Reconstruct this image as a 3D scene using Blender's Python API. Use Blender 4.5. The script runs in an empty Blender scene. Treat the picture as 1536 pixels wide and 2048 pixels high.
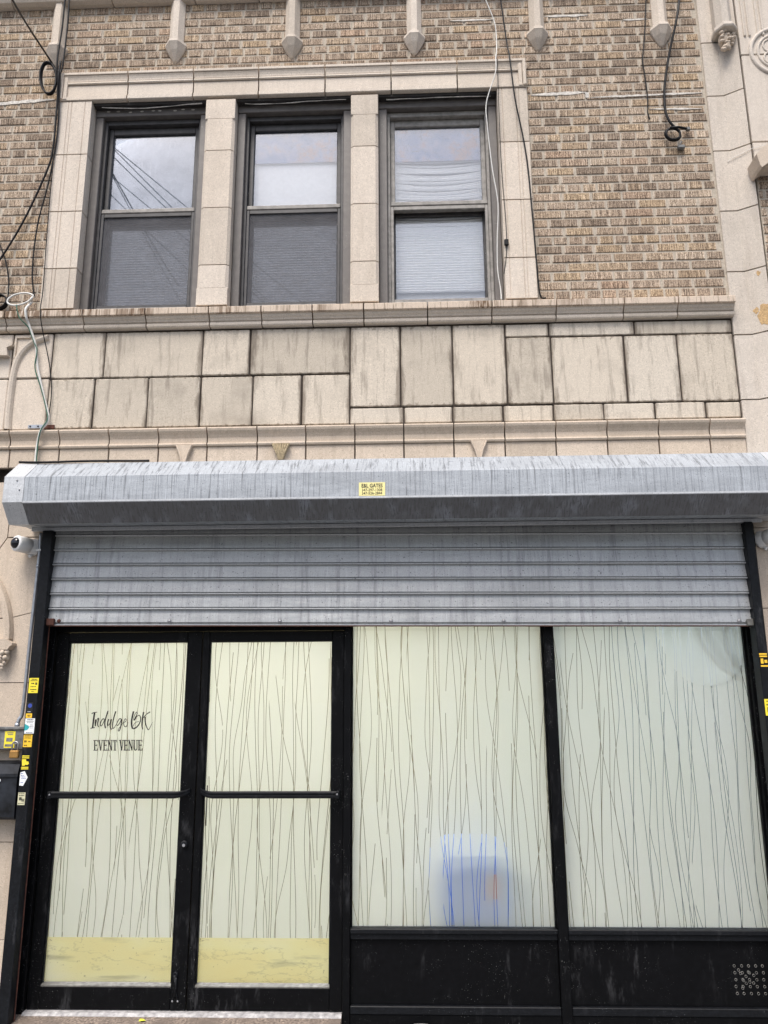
import bpy, bmesh, math, random
from mathutils import Vector, Matrix
random.seed(7)
SC = bpy.context.scene
COL = SC.collection

# ------------------------------------------------------------------ camera
cam = bpy.data.cameras.new('camera')
cam.sensor_fit = 'VERTICAL'; cam.sensor_height = 36.0; cam.sensor_width = 36.0
cam.lens = 28.125; cam.clip_end = 2000.0; cam.clip_start = 0.05
camo = bpy.data.objects.new('camera', cam); COL.objects.link(camo); SC.camera = camo
yaw, pitch, roll = math.radians(-2.003), math.radians(13.134), math.radians(-0.304)
fwd = Vector((math.sin(yaw)*math.cos(pitch), math.cos(yaw)*math.cos(pitch), math.sin(pitch)))
rgt = Vector((math.cos(yaw), -math.sin(yaw), 0)); up = rgt.cross(fwd)
r2 = rgt*math.cos(roll) + up*math.sin(roll); u2 = -rgt*math.sin(roll) + up*math.cos(roll)
CAM = Vector((0.183, -5.15, 1.853))
camo.matrix_world = Matrix(((r2.x, u2.x, -fwd.x, CAM.x), (r2.y, u2.y, -fwd.y, CAM.y), (r2.z, u2.z, -fwd.z, CAM.z), (0, 0, 0, 1)))

# ------------------------------------------------------------------ sky and sun (overcast day)
SUN_EL, SUN_AZ = math.radians(60), math.radians(196)     # azimuth clockwise from +Y
world = bpy.data.worlds.new('World'); SC.world = world; world.use_nodes = True
wt = world.node_tree; wt.nodes.clear()
sky = wt.nodes.new('ShaderNodeTexSky'); sky.sky_type = 'NISHITA'; sky.sun_disc = False
sky.sun_elevation = SUN_EL; sky.sun_rotation = SUN_AZ
sky.air_density = 1.0; sky.dust_density = 4.0; sky.ozone_density = 1.0
bg = wt.nodes.new('ShaderNodeBackground'); bg.inputs['Strength'].default_value = 0.105
wo = wt.nodes.new('ShaderNodeOutputWorld')
wt.links.new(sky.outputs[0], bg.inputs[0]); wt.links.new(bg.outputs[0], wo.inputs[0])
sun = bpy.data.lights.new('sun', 'SUN'); sun.energy = 1.5; sun.angle = math.radians(26); sun.color = (1, 0.97, 0.93)
suno = bpy.data.objects.new('sun', sun); COL.objects.link(suno)
sd = Vector((math.sin(SUN_AZ)*math.cos(SUN_EL), math.cos(SUN_AZ)*math.cos(SUN_EL), math.sin(SUN_EL)))
suno.rotation_euler = (-sd).to_track_quat('-Z', 'Y').to_euler()
suno.location = (-3, -12, 14)
SC.view_settings.view_transform = 'Standard'; SC.view_settings.look = 'None'
SC.view_settings.gamma = 1.0; SC.view_settings.use_curve_mapping = False
SC.view_settings.exposure = 1.10

# ------------------------------------------------------------------ materials
class G:
    def __init__(s, name):
        s.m = bpy.data.materials.new(name); s.m.use_nodes = True; s.t = s.m.node_tree; s.t.nodes.clear()
        s.out = s.t.nodes.new('ShaderNodeOutputMaterial')
    def n(s, typ, ins=None, **props):
        nd = s.t.nodes.new('ShaderNode'+typ)
        for k, v in props.items(): setattr(nd, k, v)
        for k, v in (ins or {}).items():
            if isinstance(v, bpy.types.NodeSocket): s.t.links.new(v, nd.inputs[k])
            else: nd.inputs[k].default_value = v
        return nd
    def pos(s): return s.n('NewGeometry').outputs['Position']
    def scale(s, vec, sc, off=(0, 0, 0)):
        return s.n('Mapping', {'Vector': vec, 'Scale': sc, 'Location': off}).outputs[0]
    def noise(s, vec, scale, detail=4, rough=.55):
        return s.n('TexNoise', {'Vector': vec, 'Scale': scale, 'Detail': detail, 'Roughness': rough}).outputs['Fac']
    def ramp(s, fac, stops, interp='LINEAR'):
        nd = s.n('ValToRGB', {'Fac': fac}); cr = nd.color_ramp; cr.interpolation = interp
        while len(cr.elements) < len(stops): cr.elements.new(0.5)
        for e, (p, c) in zip(cr.elements, stops):
            e.position = p; e.color = c if len(c) == 4 else (*c, 1)
        return nd.outputs['Color']
    def mix(s, fac, a, b, mode='MIX'):
        nd = s.n('Mix', data_type='RGBA', blend_type=mode)
        for idx, v in ((0, fac), (6, a), (7, b)):
            if isinstance(v, bpy.types.NodeSocket): s.t.links.new(v, nd.inputs[idx])
            elif idx == 0: nd.inputs[0].default_value = v
            else: nd.inputs[idx].default_value = (*v, 1) if len(v) == 3 else v
        return nd.outputs[2]
    def math(s, op, a, b=0.0, c=0.0):
        nd = s.n('Math', operation=op)
        for i, v in enumerate((a, b, c)):
            if isinstance(v, bpy.types.NodeSocket): s.t.links.new(v, nd.inputs[i])
            else: nd.inputs[i].default_value = v
        return nd.outputs[0]
    def val(s, v):
        return s.ramp(v, [(0, (0, 0, 0)), (1, (1, 1, 1))])
    def bump(s, h, strength, dist=.002):
        return s.n('Bump', {'Height': h, 'Strength': strength, 'Distance': dist}).outputs[0]
    def pbr(s, col, rough=.6, metal=0.0, nrm=None, spec=.5, **kw):
        ins = {'Base Color': col if isinstance(col, bpy.types.NodeSocket) else (*col, 1), 'Roughness': rough, 'Metallic': metal, 'Specular IOR Level': spec}
        if nrm is not None: ins['Normal'] = nrm
        ins.update(kw)
        b = s.n('BsdfPrincipled', ins); s.t.links.new(b.outputs[0], s.out.inputs['Surface']); return b
    def surf(s, sh): s.t.links.new(sh, s.out.inputs['Surface'])

def W01(lo, hi): return [(lo, (0, 0, 0)), (hi, (1, 1, 1))]

def m_stone(name, base, stain=.35, warm=(.30, .20, .11), streak=.3, edge=0.0, spread=1.0):
    g = G(name); p = g.pos()
    rnd = g.n('ObjectInfo').outputs['Random']
    fine = g.noise(p, 150, 3, .75); mid = g.noise(p, 42, 3); big = g.noise(p, 2.6, 5, .6)
    dark = tuple(c*.52 for c in base); lite = tuple(min(1, c*1.22) for c in base)
    c = g.ramp(fine, [(.36, dark), (.45, base), (.56, base), (.66, lite)])
    c = g.mix(g.ramp(mid, W01(.35, .75)), c, tuple(v*.88 for v in base))
    c = g.mix(g.math('MULTIPLY', g.ramp(big, W01(.52, .72)), stain), c, tuple(.62*v for v in base))
    st = g.noise(g.scale(p, (9, 9, 1.1)), 2.2, 5, .65)
    c = g.mix(g.math('MULTIPLY', g.ramp(st, W01(.52, .70)), streak), c, tuple(.40*a+.25*b for a, b in zip(base, warm)))
    if edge:
        uvs = g.n('SeparateXYZ', {'Vector': g.n('UVMap').outputs[0]})
        eu = g.math('MULTIPLY', g.math('ABSOLUTE', g.math('SUBTRACT', uvs.outputs[0], .5)), 2.0)
        en = g.noise(g.scale(p, (14, 8, 3.2)), 1.0, 4, .65); en2 = g.noise(p, 34, 3)
        k = g.math('ADD', eu, g.math('MULTIPLY', g.math('SUBTRACT', en, .5), .75))
        c = g.mix(g.math('MULTIPLY', g.ramp(k, W01(.88, 1.06)), edge), c, (.095, .07, .05))
        ev = g.math('MULTIPLY', g.math('ABSOLUTE', g.math('SUBTRACT', uvs.outputs[1], .5)), 2.0)
        k2 = g.math('ADD', ev, g.math('MULTIPLY', g.math('SUBTRACT', en2, .5), .5))
        c = g.mix(g.math('MULTIPLY', g.ramp(k2, W01(.97, 1.12)), edge*.8), c, (.11, .08, .055))
    lo_ = 1-.14*spread
    tint = g.ramp(rnd, [(0, (lo_, lo_*.99, lo_*.97)), (.5, (1, .985, .965)), (1, (1.0, 1.0, 1.0))])
    c = g.mix(1.0, c, tint, 'MULTIPLY')
    g.pbr(c, .88, 0, g.bump(g.math('ADD', g.math('MULTIPLY', fine, .6), mid), .35, .003), .25)
    return g.m
STONE = m_stone('cast_stone', (.635, .563, .48), .3, (.30, .20, .11), .22)
STONE_F = m_stone('cast_stone_frieze', (.58, .52, .435), .75, (.17, .13, .10), .85, .6, 1.4)
STONE_L = m_stone('cast_stone_ground_floor', (.56, .475, .385), .4)
STONE_G = m_stone('cast_stone_pier', (.585, .53, .465), .3)

def m_brick():
    g = G('rug_faced_brick'); p = g.pos()
    isl = g.n('NewGeometry').outputs['Random Per Island']; orn = g.n('ObjectInfo').outputs['Random']
    rnd = g.math('FRACT', g.math('ADD', isl, orn))
    rnd2 = g.math('FRACT', g.math('MULTIPLY', rnd, 7.31))
    uv = g.n('UVMap').outputs[0]
    sx = g.n('SeparateXYZ', {'Vector': uv}); u = sx.outputs[0]
    grain = g.noise(g.scale(p, (250, 60, 75)), 1.0, 3, .8)
    groove = g.noise(g.scale(p, (130, 40, 10)), 1.0, 2, .6)
    gr = g.math('ADD', g.math('MULTIPLY', grain, .62), g.math('MULTIPLY', groove, .38))
    c = g.ramp(gr, [(.375, (.045, .035, .028)), (.46, (.18, .142, .11)), (.525, (.42, .34, .252)), (.60, (.68, .595, .49))])
    tint = g.ramp(rnd, [(0, (.62, .58, .56)), (.18, (.88, .83, .80)), (.45, (1.05, 1.0, .97)), (.62, (1.10, 1.0, .85)), (.75, (.84, .77, .73)), (.9, (1.15, 1.12, 1.09)), (1, (1.0, .87, .80))])
    c = g.mix(1.0, c, tint, 'MULTIPLY')
    big = g.noise(p, 1.3, 4)
    c = g.mix(g.math('MULTIPLY', g.ramp(big, W01(.48, .7)), .45), c, g.mix(1.0, c, (.55, .52, .50), 'MULTIPLY'))
    # pale, less scratched margin at both ends of each brick
    e = g.math('MULTIPLY', g.math('ABSOLUTE', g.math('SUBTRACT', u, .5)), 2.0)
    em = g.math('MULTIPLY', g.ramp(e, W01(.90, .935)), g.ramp(rnd2, W01(.05, .35)))
    c = g.mix(g.math('MULTIPLY', em, .65), c, (.60, .52, .43))
    g.pbr(c, .9, 0, g.bump(gr, .8, .004), .2); return g.m
BRICK = m_brick()

def m_simple(name, col, rough=.5, metal=0., spec=.5, var=.15, scale=40, bump=.0, specks=0.0, speckcol=(.6, .6, .58), scuff=0.0):
    g = G(name); p = g.pos()
    nz = g.noise(p, scale, 4); n2 = g.noise(p, scale*.12, 3)
    c = g.mix(g.ramp(nz, W01(.3, .7)), tuple(v*(1-var) for v in col), tuple(min(1, v*(1+var)) for v in col))
    c = g.mix(g.math('MULTIPLY', g.ramp(n2, W01(.45, .7)), var*1.5), c, tuple(v*.7 for v in col))
    if scuff:
        sc_ = g.noise(g.scale(p, (16, 8, 4)), 1.0, 5, .75); s2_ = g.noise(p, 2.4, 2)
        c = g.mix(g.math('MULTIPLY', g.math('MULTIPLY', g.ramp(sc_, W01(.55, .78)), g.ramp(s2_, W01(.45, .65))), scuff), c, (.10, .10, .105))
    if specks:
        sp = g.noise(p, 210, 1, .4); sp2 = g.noise(p, 7, 2)
        msk = g.math('MULTIPLY', g.ramp(sp, W01(.735, .76)), g.ramp(sp2, W01(.48, .6)))
        c = g.mix(g.math('MULTIPLY', msk, specks), c, speckcol)
    g.pbr(c, rough, metal, g.bump(nz, bump, .002) if bump else None, spec); return g.m
MORTAR = m_simple('mortar', (.43, .38, .31), .95, var=.2, scale=90, bump=.4, spec=.2)
MORTAR_D = m_simple('dark_joint_mortar', (.055, .043, .035), .95, var=.3, scale=90, spec=.2)
MORTAR_W = m_simple('white_patch_mortar', (.56, .53, .48), .95, var=.3, scale=60, bump=.4, spec=.2)
BLACK = m_simple('black_storefront_paint', (.0032, .0034, .004), .42, spec=.10, var=.25, scale=30, specks=.6, scuff=.55)
BLACK2 = m_simple('worn_black_guide_paint', (.006, .0068, .0085), .48, spec=.18, var=.5, scale=55, specks=.6, speckcol=(.25, .26, .28), scuff=.6)
RUST = m_simple('rusty_steel', (.085, .03, .018), .85, var=.45, scale=50)
RUBBER = m_simple('black_cable_sheath', (.006, .006, .007), .5, spec=.2, var=.2)
WCABLE = m_simple('white_cable_sheath', (.62, .61, .57), .5, var=.12)
GCABLE = m_simple('green_cable_sheath', (.025, .10, .06), .5, var=.2)
CONDUIT = m_simple('galvanised_conduit', (.33, .35, .38), .4, .6, var=.2, scale=25)
BOXM = m_simple('weathered_grey_box', (.16, .16, .155), .55, .3, var=.45, scale=22)
BRASS = m_simple('dull_brass', (.42, .23, .07), .42, .6, var=.25)
STEEL = m_simple('bright_steel', (.34, .34, .35), .45, .7, var=.2)
WPLAST = m_simple('white_plastic', (.70, .70, .69), .35, var=.06)
DOME = m_simple('black_camera_dome', (.006, .006, .009), .06, var=.1)
MAILB = m_simple('scuffed_black_mailbox', (.012, .014, .018), .5, spec=.3, var=.9, scale=16)
CASING = m_simple('grey_brown_window_paint', (.115, .103, .094), .5, var=.16, scale=18, specks=.7)
SASH = m_simple('dark_sash_paint', (.042, .040, .040), .5, var=.35, scale=24, specks=.5)
SASH_G = m_simple('grey_sash_paint', (.24, .225, .205), .55, var=.3, scale=24)
SASH_L = m_simple('steel_lintel_paint', (.022, .019, .018), .7, var=.5, scale=18, specks=.9)
INT_W = m_simple('interior_wall_paint', (.20, .175, .105), .7, var=.05)
INT_F = m_simple('interior_floor', (.13, .11, .06), .4, var=.15, scale=6)
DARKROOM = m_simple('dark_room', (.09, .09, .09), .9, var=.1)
INT_B = m_simple('bluish_cast_wall', (.13, .16, .20), .7, var=.05)  # wall coloured blue to lend the right window edge a bluish cast
def m_sheet():
    g = G('pale_blue_glare_sheet'); d = g.n('BsdfDiffuse', {'Color': (.80, .90, 1.0, 1)}); t = g.n('BsdfTranslucent', {'Color': (.95, .985, 1.0, 1)})
    x = g.n('MixShader', {0: .8}); d = g.n('BsdfTransparent', {'Color': (.92, .97, 1.0, 1)}); g.t.links.new(d.outputs[0], x.inputs[1]); g.t.links.new(t.outputs[0], x.inputs[2]); g.surf(x.outputs[0]); return g.m
PALEB = m_sheet()
def m_lamp(name, col, st):
    g = G(name); e = g.n('Emission', {'Color': (*col, 1), 'Strength': st}); g.surf(e.outputs[0]); return g.m
LAMP = m_lamp('warm_light_panel', (1.0, .965, .80), 13.0)
LAMP_C = m_lamp('added_cool_light_panel', (.76, .89, 1.0), 8.0)  # unseen cool panels, added to turn the right window bluish
BLUE = m_simple('blue_plastic', (.05, .22, .85), .4, var=.08)
RED = m_simple('red_label', (.5, .09, .05), .5, var=.1)
INK = m_simple('black_vinyl', (.006, .006, .006), .45, var=.1)
YEL = m_simple('yellow_sticker', (.80, .66, .04), .5, var=.06)
YELP = m_simple('pale_yellow_sticker', (.78, .70, .30), .5, var=.05)
ORG = m_simple('orange_yellow_sticker', (.80, .50, .03), .5, var=.08)
WST = m_simple('white_sticker', (.74, .76, .76), .5, var=.05)
TEAL = m_simple('teal_ink', (.02, .34, .36), .5, var=.05)
BLU2 = m_simple('blue_ink', (.03, .06, .32), .5, var=.05)
CREAM = m_simple('cream_sticker', (.52, .50, .33), .5, var=.2)
WPAINT = m_simple('flaking_white_sill_paint', (.36, .35, .345), .8, var=.5, scale=35, bump=.5, specks=.9, speckcol=(.15, .10, .07))
GRANITE = m_simple('brown_rough_step_stone', (.19, .15, .12), .9, var=.75, scale=75, bump=.8, specks=.6)
CONC = m_simple('sidewalk_concrete', (.19, .185, .18), .9, var=.2, scale=20, bump=.3)
ASPH = m_simple('asphalt', (.055, .055, .057), .9, var=.3, scale=60, bump=.4)
SPALL = m_simple('spalled_buff_core', (.46, .31, .155), .95, var=.35, scale=120, bump=.9)
CORB = m_simple('ochre_stained_stone', (.40, .32, .20), .95, var=.4, scale=70, bump=.6)
LEAFM = m_simple('bright_yellow_leaf', (.75, .78, .05), .5, var=.1)
BEAD = m_simple('worn_aluminium_bead', (.17, .165, .15), .45, .3, var=.4, scale=30)
BLIND = m_simple('white_blind_vinyl', (.93, .92, .90), .5, var=.04)
BLIND_D = m_simple('grey_blind_vinyl', (.62, .64, .67), .6, var=.08)
TWIG = m_simple('dark_dry_twig', (.03, .028, .026), .8)

def m_galv(name, base, rough, metal, streak=.55, freq=42, drip=0.0):
    g = G(name); p = g.pos()
    s1 = g.noise(g.scale(p, (freq, freq*.12, 1.6)), 1.0, 5, .68)
    s2 = g.noise(g.scale(p, (freq*3.2, freq*.3, 5)), 1.0, 3, .6)
    n = g.noise(p, 160, 2); big = g.noise(g.scale(p, (1.6, 1.6, 5)), 1.0, 4)
    c = g.mix(g.ramp(n, W01(.3, .7)), tuple(v*.86 for v in base), tuple(min(1, v*1.1) for v in base))
    c = g.mix(g.math('MULTIPLY', g.ramp(s1, W01(.50, .66)), streak), c, tuple(v*.36 for v in base))
    c = g.mix(g.math('MULTIPLY', g.ramp(s2, W01(.56, .70)), streak*.8), c, tuple(min(1, v*1.38) for v in base))
    c = g.mix(g.math('MULTIPLY', g.ramp(big, W01(.5, .72)), .45), c, tuple(v*.62 for v in base))
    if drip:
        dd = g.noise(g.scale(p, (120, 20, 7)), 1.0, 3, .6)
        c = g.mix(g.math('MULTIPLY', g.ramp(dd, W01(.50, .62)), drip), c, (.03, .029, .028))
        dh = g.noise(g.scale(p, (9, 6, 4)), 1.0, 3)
        c = g.mix(g.math('MULTIPLY', g.ramp(dh, W01(.15, .5)), .85), c, (.105, .103, .102))  # overall dark tone: shade of the down-facing panel put into the colour
    dots = g.noise(p, 95, 1, .3)
    c = g.mix(g.math('MULTIPLY', g.ramp(dots, W01(.71, .74)), .7), c, tuple(v*.2 for v in base))
    dent = g.noise(g.scale(p, (3.5, 3.5, 9)), 1.0, 3)
    g.pbr(c, rough, metal, g.bump(g.math('ADD', g.math('MULTIPLY', n, .05), dent), .55, .012), .4); return g.m
GALV = m_galv('weathered_galvanised_hood', (.36, .385, .41), .55, .15, .95, 60)
GALV_D = m_galv('drip_and_shade_galvanised_panel', (.30, .32, .36), .6, .1, .6, 42, .8)  # black drips, plus underside shade worked into the colour
GALV_B = m_galv('clean_galvanised_plate', (.51, .525, .535), .45, .2, .2)
GALV_S = m_galv('weathered_galvanised_slat', (.365, .375, .375), .42, .3, .5, 26)

def m_sillstone():
    g = G('rust_stained_sill_stone'); p = g.pos()
    fine = g.noise(p, 330, 2, .7)
    c = g.ramp(fine, [(.34, (.32, .265, .205)), (.5, (.58, .48, .385)), (.7, (.70, .60, .49))])
    st = g.noise(g.scale(p, (48, 30, 4)), 1.0, 4, .7); area = g.noise(g.scale(p, (1.7, 1, 1), (3.1, 0, 0)), 1.0, 2)
    k = g.math('MULTIPLY', g.ramp(st, W01(.44, .56)), g.ramp(area, W01(.42, .58)))
    c = g.mix(g.math('MULTIPLY', k, .9), c, (.10, .05, .02))
    c = g.mix(g.math('MULTIPLY', g.ramp(g.noise(g.scale(p, (70, 40, 6)), 1.0, 3), W01(.55, .65)), .55), c, (.12, .085, .05))
    g.pbr(c, .88, 0, g.bump(fine, .3, .003), .25); return g.m
SILLM = m_sillstone()

def m_glass(name, refl=.16, rough=0.01, tint=(1, 1, 1)):
    g = G(name)
    tr = g.n('BsdfTransparent', {'Color': (*tint, 1)}); gl = g.n('BsdfGlossy', {'Color': (.9, .95, 1, 1), 'Roughness': rough})
    fr_ = g.n('Fresnel', {'IOR': 1.5}).outputs[0]
    fac = g.math('ADD', refl, g.math('MULTIPLY', fr_, .8))
    mx = g.n('MixShader', {0: fac}); g.t.links.new(tr.outputs[0], mx.inputs[1]); g.t.links.new(gl.outputs[0], mx.inputs[2])
    g.surf(mx.outputs[0]); return g.m
GLASS_U = m_glass('upper_window_glass', .035)
GLASS_S = m_glass('shop_glass', .0)

def m_screen():
    g = G('insect_screen_mesh')
    p = g.pos(); w = g.noise(g.scale(p, (7, 1, 11)), 1.2, 5, .7)
    d = g.n('BsdfDiffuse', {'Color': (.16, .16, .17, 1)}); t = g.n('BsdfTransparent')
    mx = g.n('MixShader', {0: g.math('ADD', .22, g.math('MULTIPLY', w, .55))})  # blotchy opacity stands in for mottled reflections in the lower panes
    g.t.links.new(t.outputs[0], mx.inputs[1]); g.t.links.new(d.outputs[0], mx.inputs[2]); g.surf(mx.outputs[0]); return g.m
SCREEN = m_screen()

def m_floral(name, c0, c1, c2):
    g = G(name); p = g.pos()
    v = g.n('TexVoronoi', {'Vector': g.scale(p, (1, 1, 1)), 'Scale': 17.0, 'Randomness': 1.0}, feature='DISTANCE_TO_EDGE').outputs['Distance']
    nz = g.noise(p, 7, 3); n2 = g.noise(p, 15, 3)
    c = g.ramp(nz, [(.35, c0), (.52, c1), (.66, c2)])
    c = g.mix(g.math('MULTIPLY', g.ramp(v, [(.0, (1, 1, 1)), (.035, (0, 0, 0))]), g.ramp(n2, W01(.42, .6))), c, (.22, .23, .28))
    g.pbr(c, .6); return g.m
FLORAL = m_floral('printed_floral_film', (.22, .27, .42), (.36, .36, .46), (.46, .32, .28))

def m_shade():
    g = G('grimy_white_window_shade'); p = g.pos()
    a = g.noise(g.scale(p, (26, 1, 5)), 1.0, 5, .7); b = g.noise(p, 5, 4)
    c = g.ramp(b, [(.35, (.20, .225, .27)), (.6, (.40, .43, .48))])
    c = g.mix(g.math('MULTIPLY', g.ramp(a, W01(.55, .7)), .55), c, (.60, .62, .66))
    g.pbr(c, .8); return g.m
SHADE = m_shade()

def m_film():
    # frosted privacy film with a pattern of clear wandering lines
    g = G('frosted_line_film'); p = g.pos(); s = g.n('SeparateXYZ', {'Vector': p}); X, Z = s.outputs[0], s.outputs[2]
    lines = None
    for k, (w, fr, amp, wid) in enumerate(((.083, .80, 2.1, .0030), (.107, .62, 2.5, .0032), (.151, 1.05, 2.1, .0028), (.171, .7, 2.3, .0026))):
        uu = g.math('ADD', g.math('DIVIDE', X, w), 40.3 + 3.7*k)
        cid = g.math('FLOOR', uu); frc = g.math('FRACT', uu)
        v = g.n('CombineXYZ', {0: g.math('MULTIPLY', cid, 13.71), 1: g.math('MULTIPLY', Z, fr), 2: float(k*5)}).outputs[0]
        nz = g.noise(v, 1.0, .7, .4)
        ctr = g.math('ADD', .5, g.math('MULTIPLY', g.math('SUBTRACT', nz, .5), amp))
        d = g.math('MULTIPLY', g.math('ABSOLUTE', g.math('SUBTRACT', frc, ctr)), w)
        ln = g.math('LESS_THAN', d, wid*.55)
        v2 = g.n('CombineXYZ', {0: g.math('MULTIPLY', cid, 7.3), 1: g.math('MULTIPLY', Z, 1.1), 2: 9.0+k}).outputs[0]
        gap = g.math('GREATER_THAN', g.noise(v2, 1.3, 2, .5), .36)
        ln = g.math('MULTIPLY', ln, gap)
        lines = ln if lines is None else g.math('MAXIMUM', lines, ln)
    tone = g.noise(g.scale(p, (1.6, 1.6, .9)), 1.0, 4); fine = g.noise(p, 240, 1)
    c = g.ramp(tone, [(.35, (.86, .90, .79)), (.6, (.93, .95, .88))])
    c = g.mix(g.math('MULTIPLY', g.ramp(fine, W01(.4, .65)), .06), c, (.5, .52, .42))
    d = g.n('BsdfDiffuse', {'Color': c}); tl = g.n('BsdfTranslucent', {'Color': (.97, .98, .90, 1)})
    rf = g.n('BsdfRefraction', {'Color': (.95, .96, .92, 1), 'Roughness': .45, 'IOR': 1.3})
    m1 = g.n('MixShader', {0: .46}); g.t.links.new(d.outputs[0], m1.inputs[1]); g.t.links.new(tl.outputs[0], m1.inputs[2])
    m2 = g.n('MixShader', {0: .04}); g.t.links.new(m1.outputs[0], m2.inputs[1]); g.t.links.new(rf.outputs[0], m2.inputs[2])
    t = g.n('BsdfTransparent', {'Color': (1, 1, 1, 1)})
    m3 = g.n('MixShader', {0: lines}); g.t.links.new(m2.outputs[0], m3.inputs[1]); g.t.links.new(t.outputs[0], m3.inputs[2])
    g.surf(m3.outputs[0]); return g.m
FILM = m_film()

def m_marble():
    g = G('yellow_marble_floor_view'); p = g.pos()
    w = g.noise(g.scale(p, (1.6, 1, 5)), 1.4, 5, .6)
    n = g.noise(p, 60, 3); b = g.noise(g.scale(p, (1.2, 1, 3)), 1.0, 3)
    c = g.ramp(b, [(.3, (.95, .83, .40)), (.5, (.97, .91, .52)), (.66, (.97, .94, .68))])
    vein = g.math('ABSOLUTE', g.math('SUBTRACT', w, .5))
    c = g.mix(g.math('MULTIPLY', g.ramp(vein, [(0, (1, 1, 1)), (.012, (0, 0, 0))]), .28), c, (.34, .30, .14))
    w2 = g.noise(g.scale(p, (2.2, 1, 14)), 1.0, 4)
    c = g.mix(g.math('MULTIPLY', g.ramp(w2, W01(.58, .70)), .45), c, (.36, .33, .18))
    c = g.mix(g.math('MULTIPLY', g.ramp(n, W01(.68, .72)), .5), c, (.22, .16, .05))
    d = g.n('BsdfDiffuse', {'Color': c}); tl = g.n('BsdfTranslucent', {'Color': c}); mx = g.n('MixShader', {0: .42})
    g.t.links.new(d.outputs[0], mx.inputs[1]); g.t.links.new(tl.outputs[0], mx.inputs[2]); g.surf(mx.outputs[0]); return g.m
MARBLE = m_marble()

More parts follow.
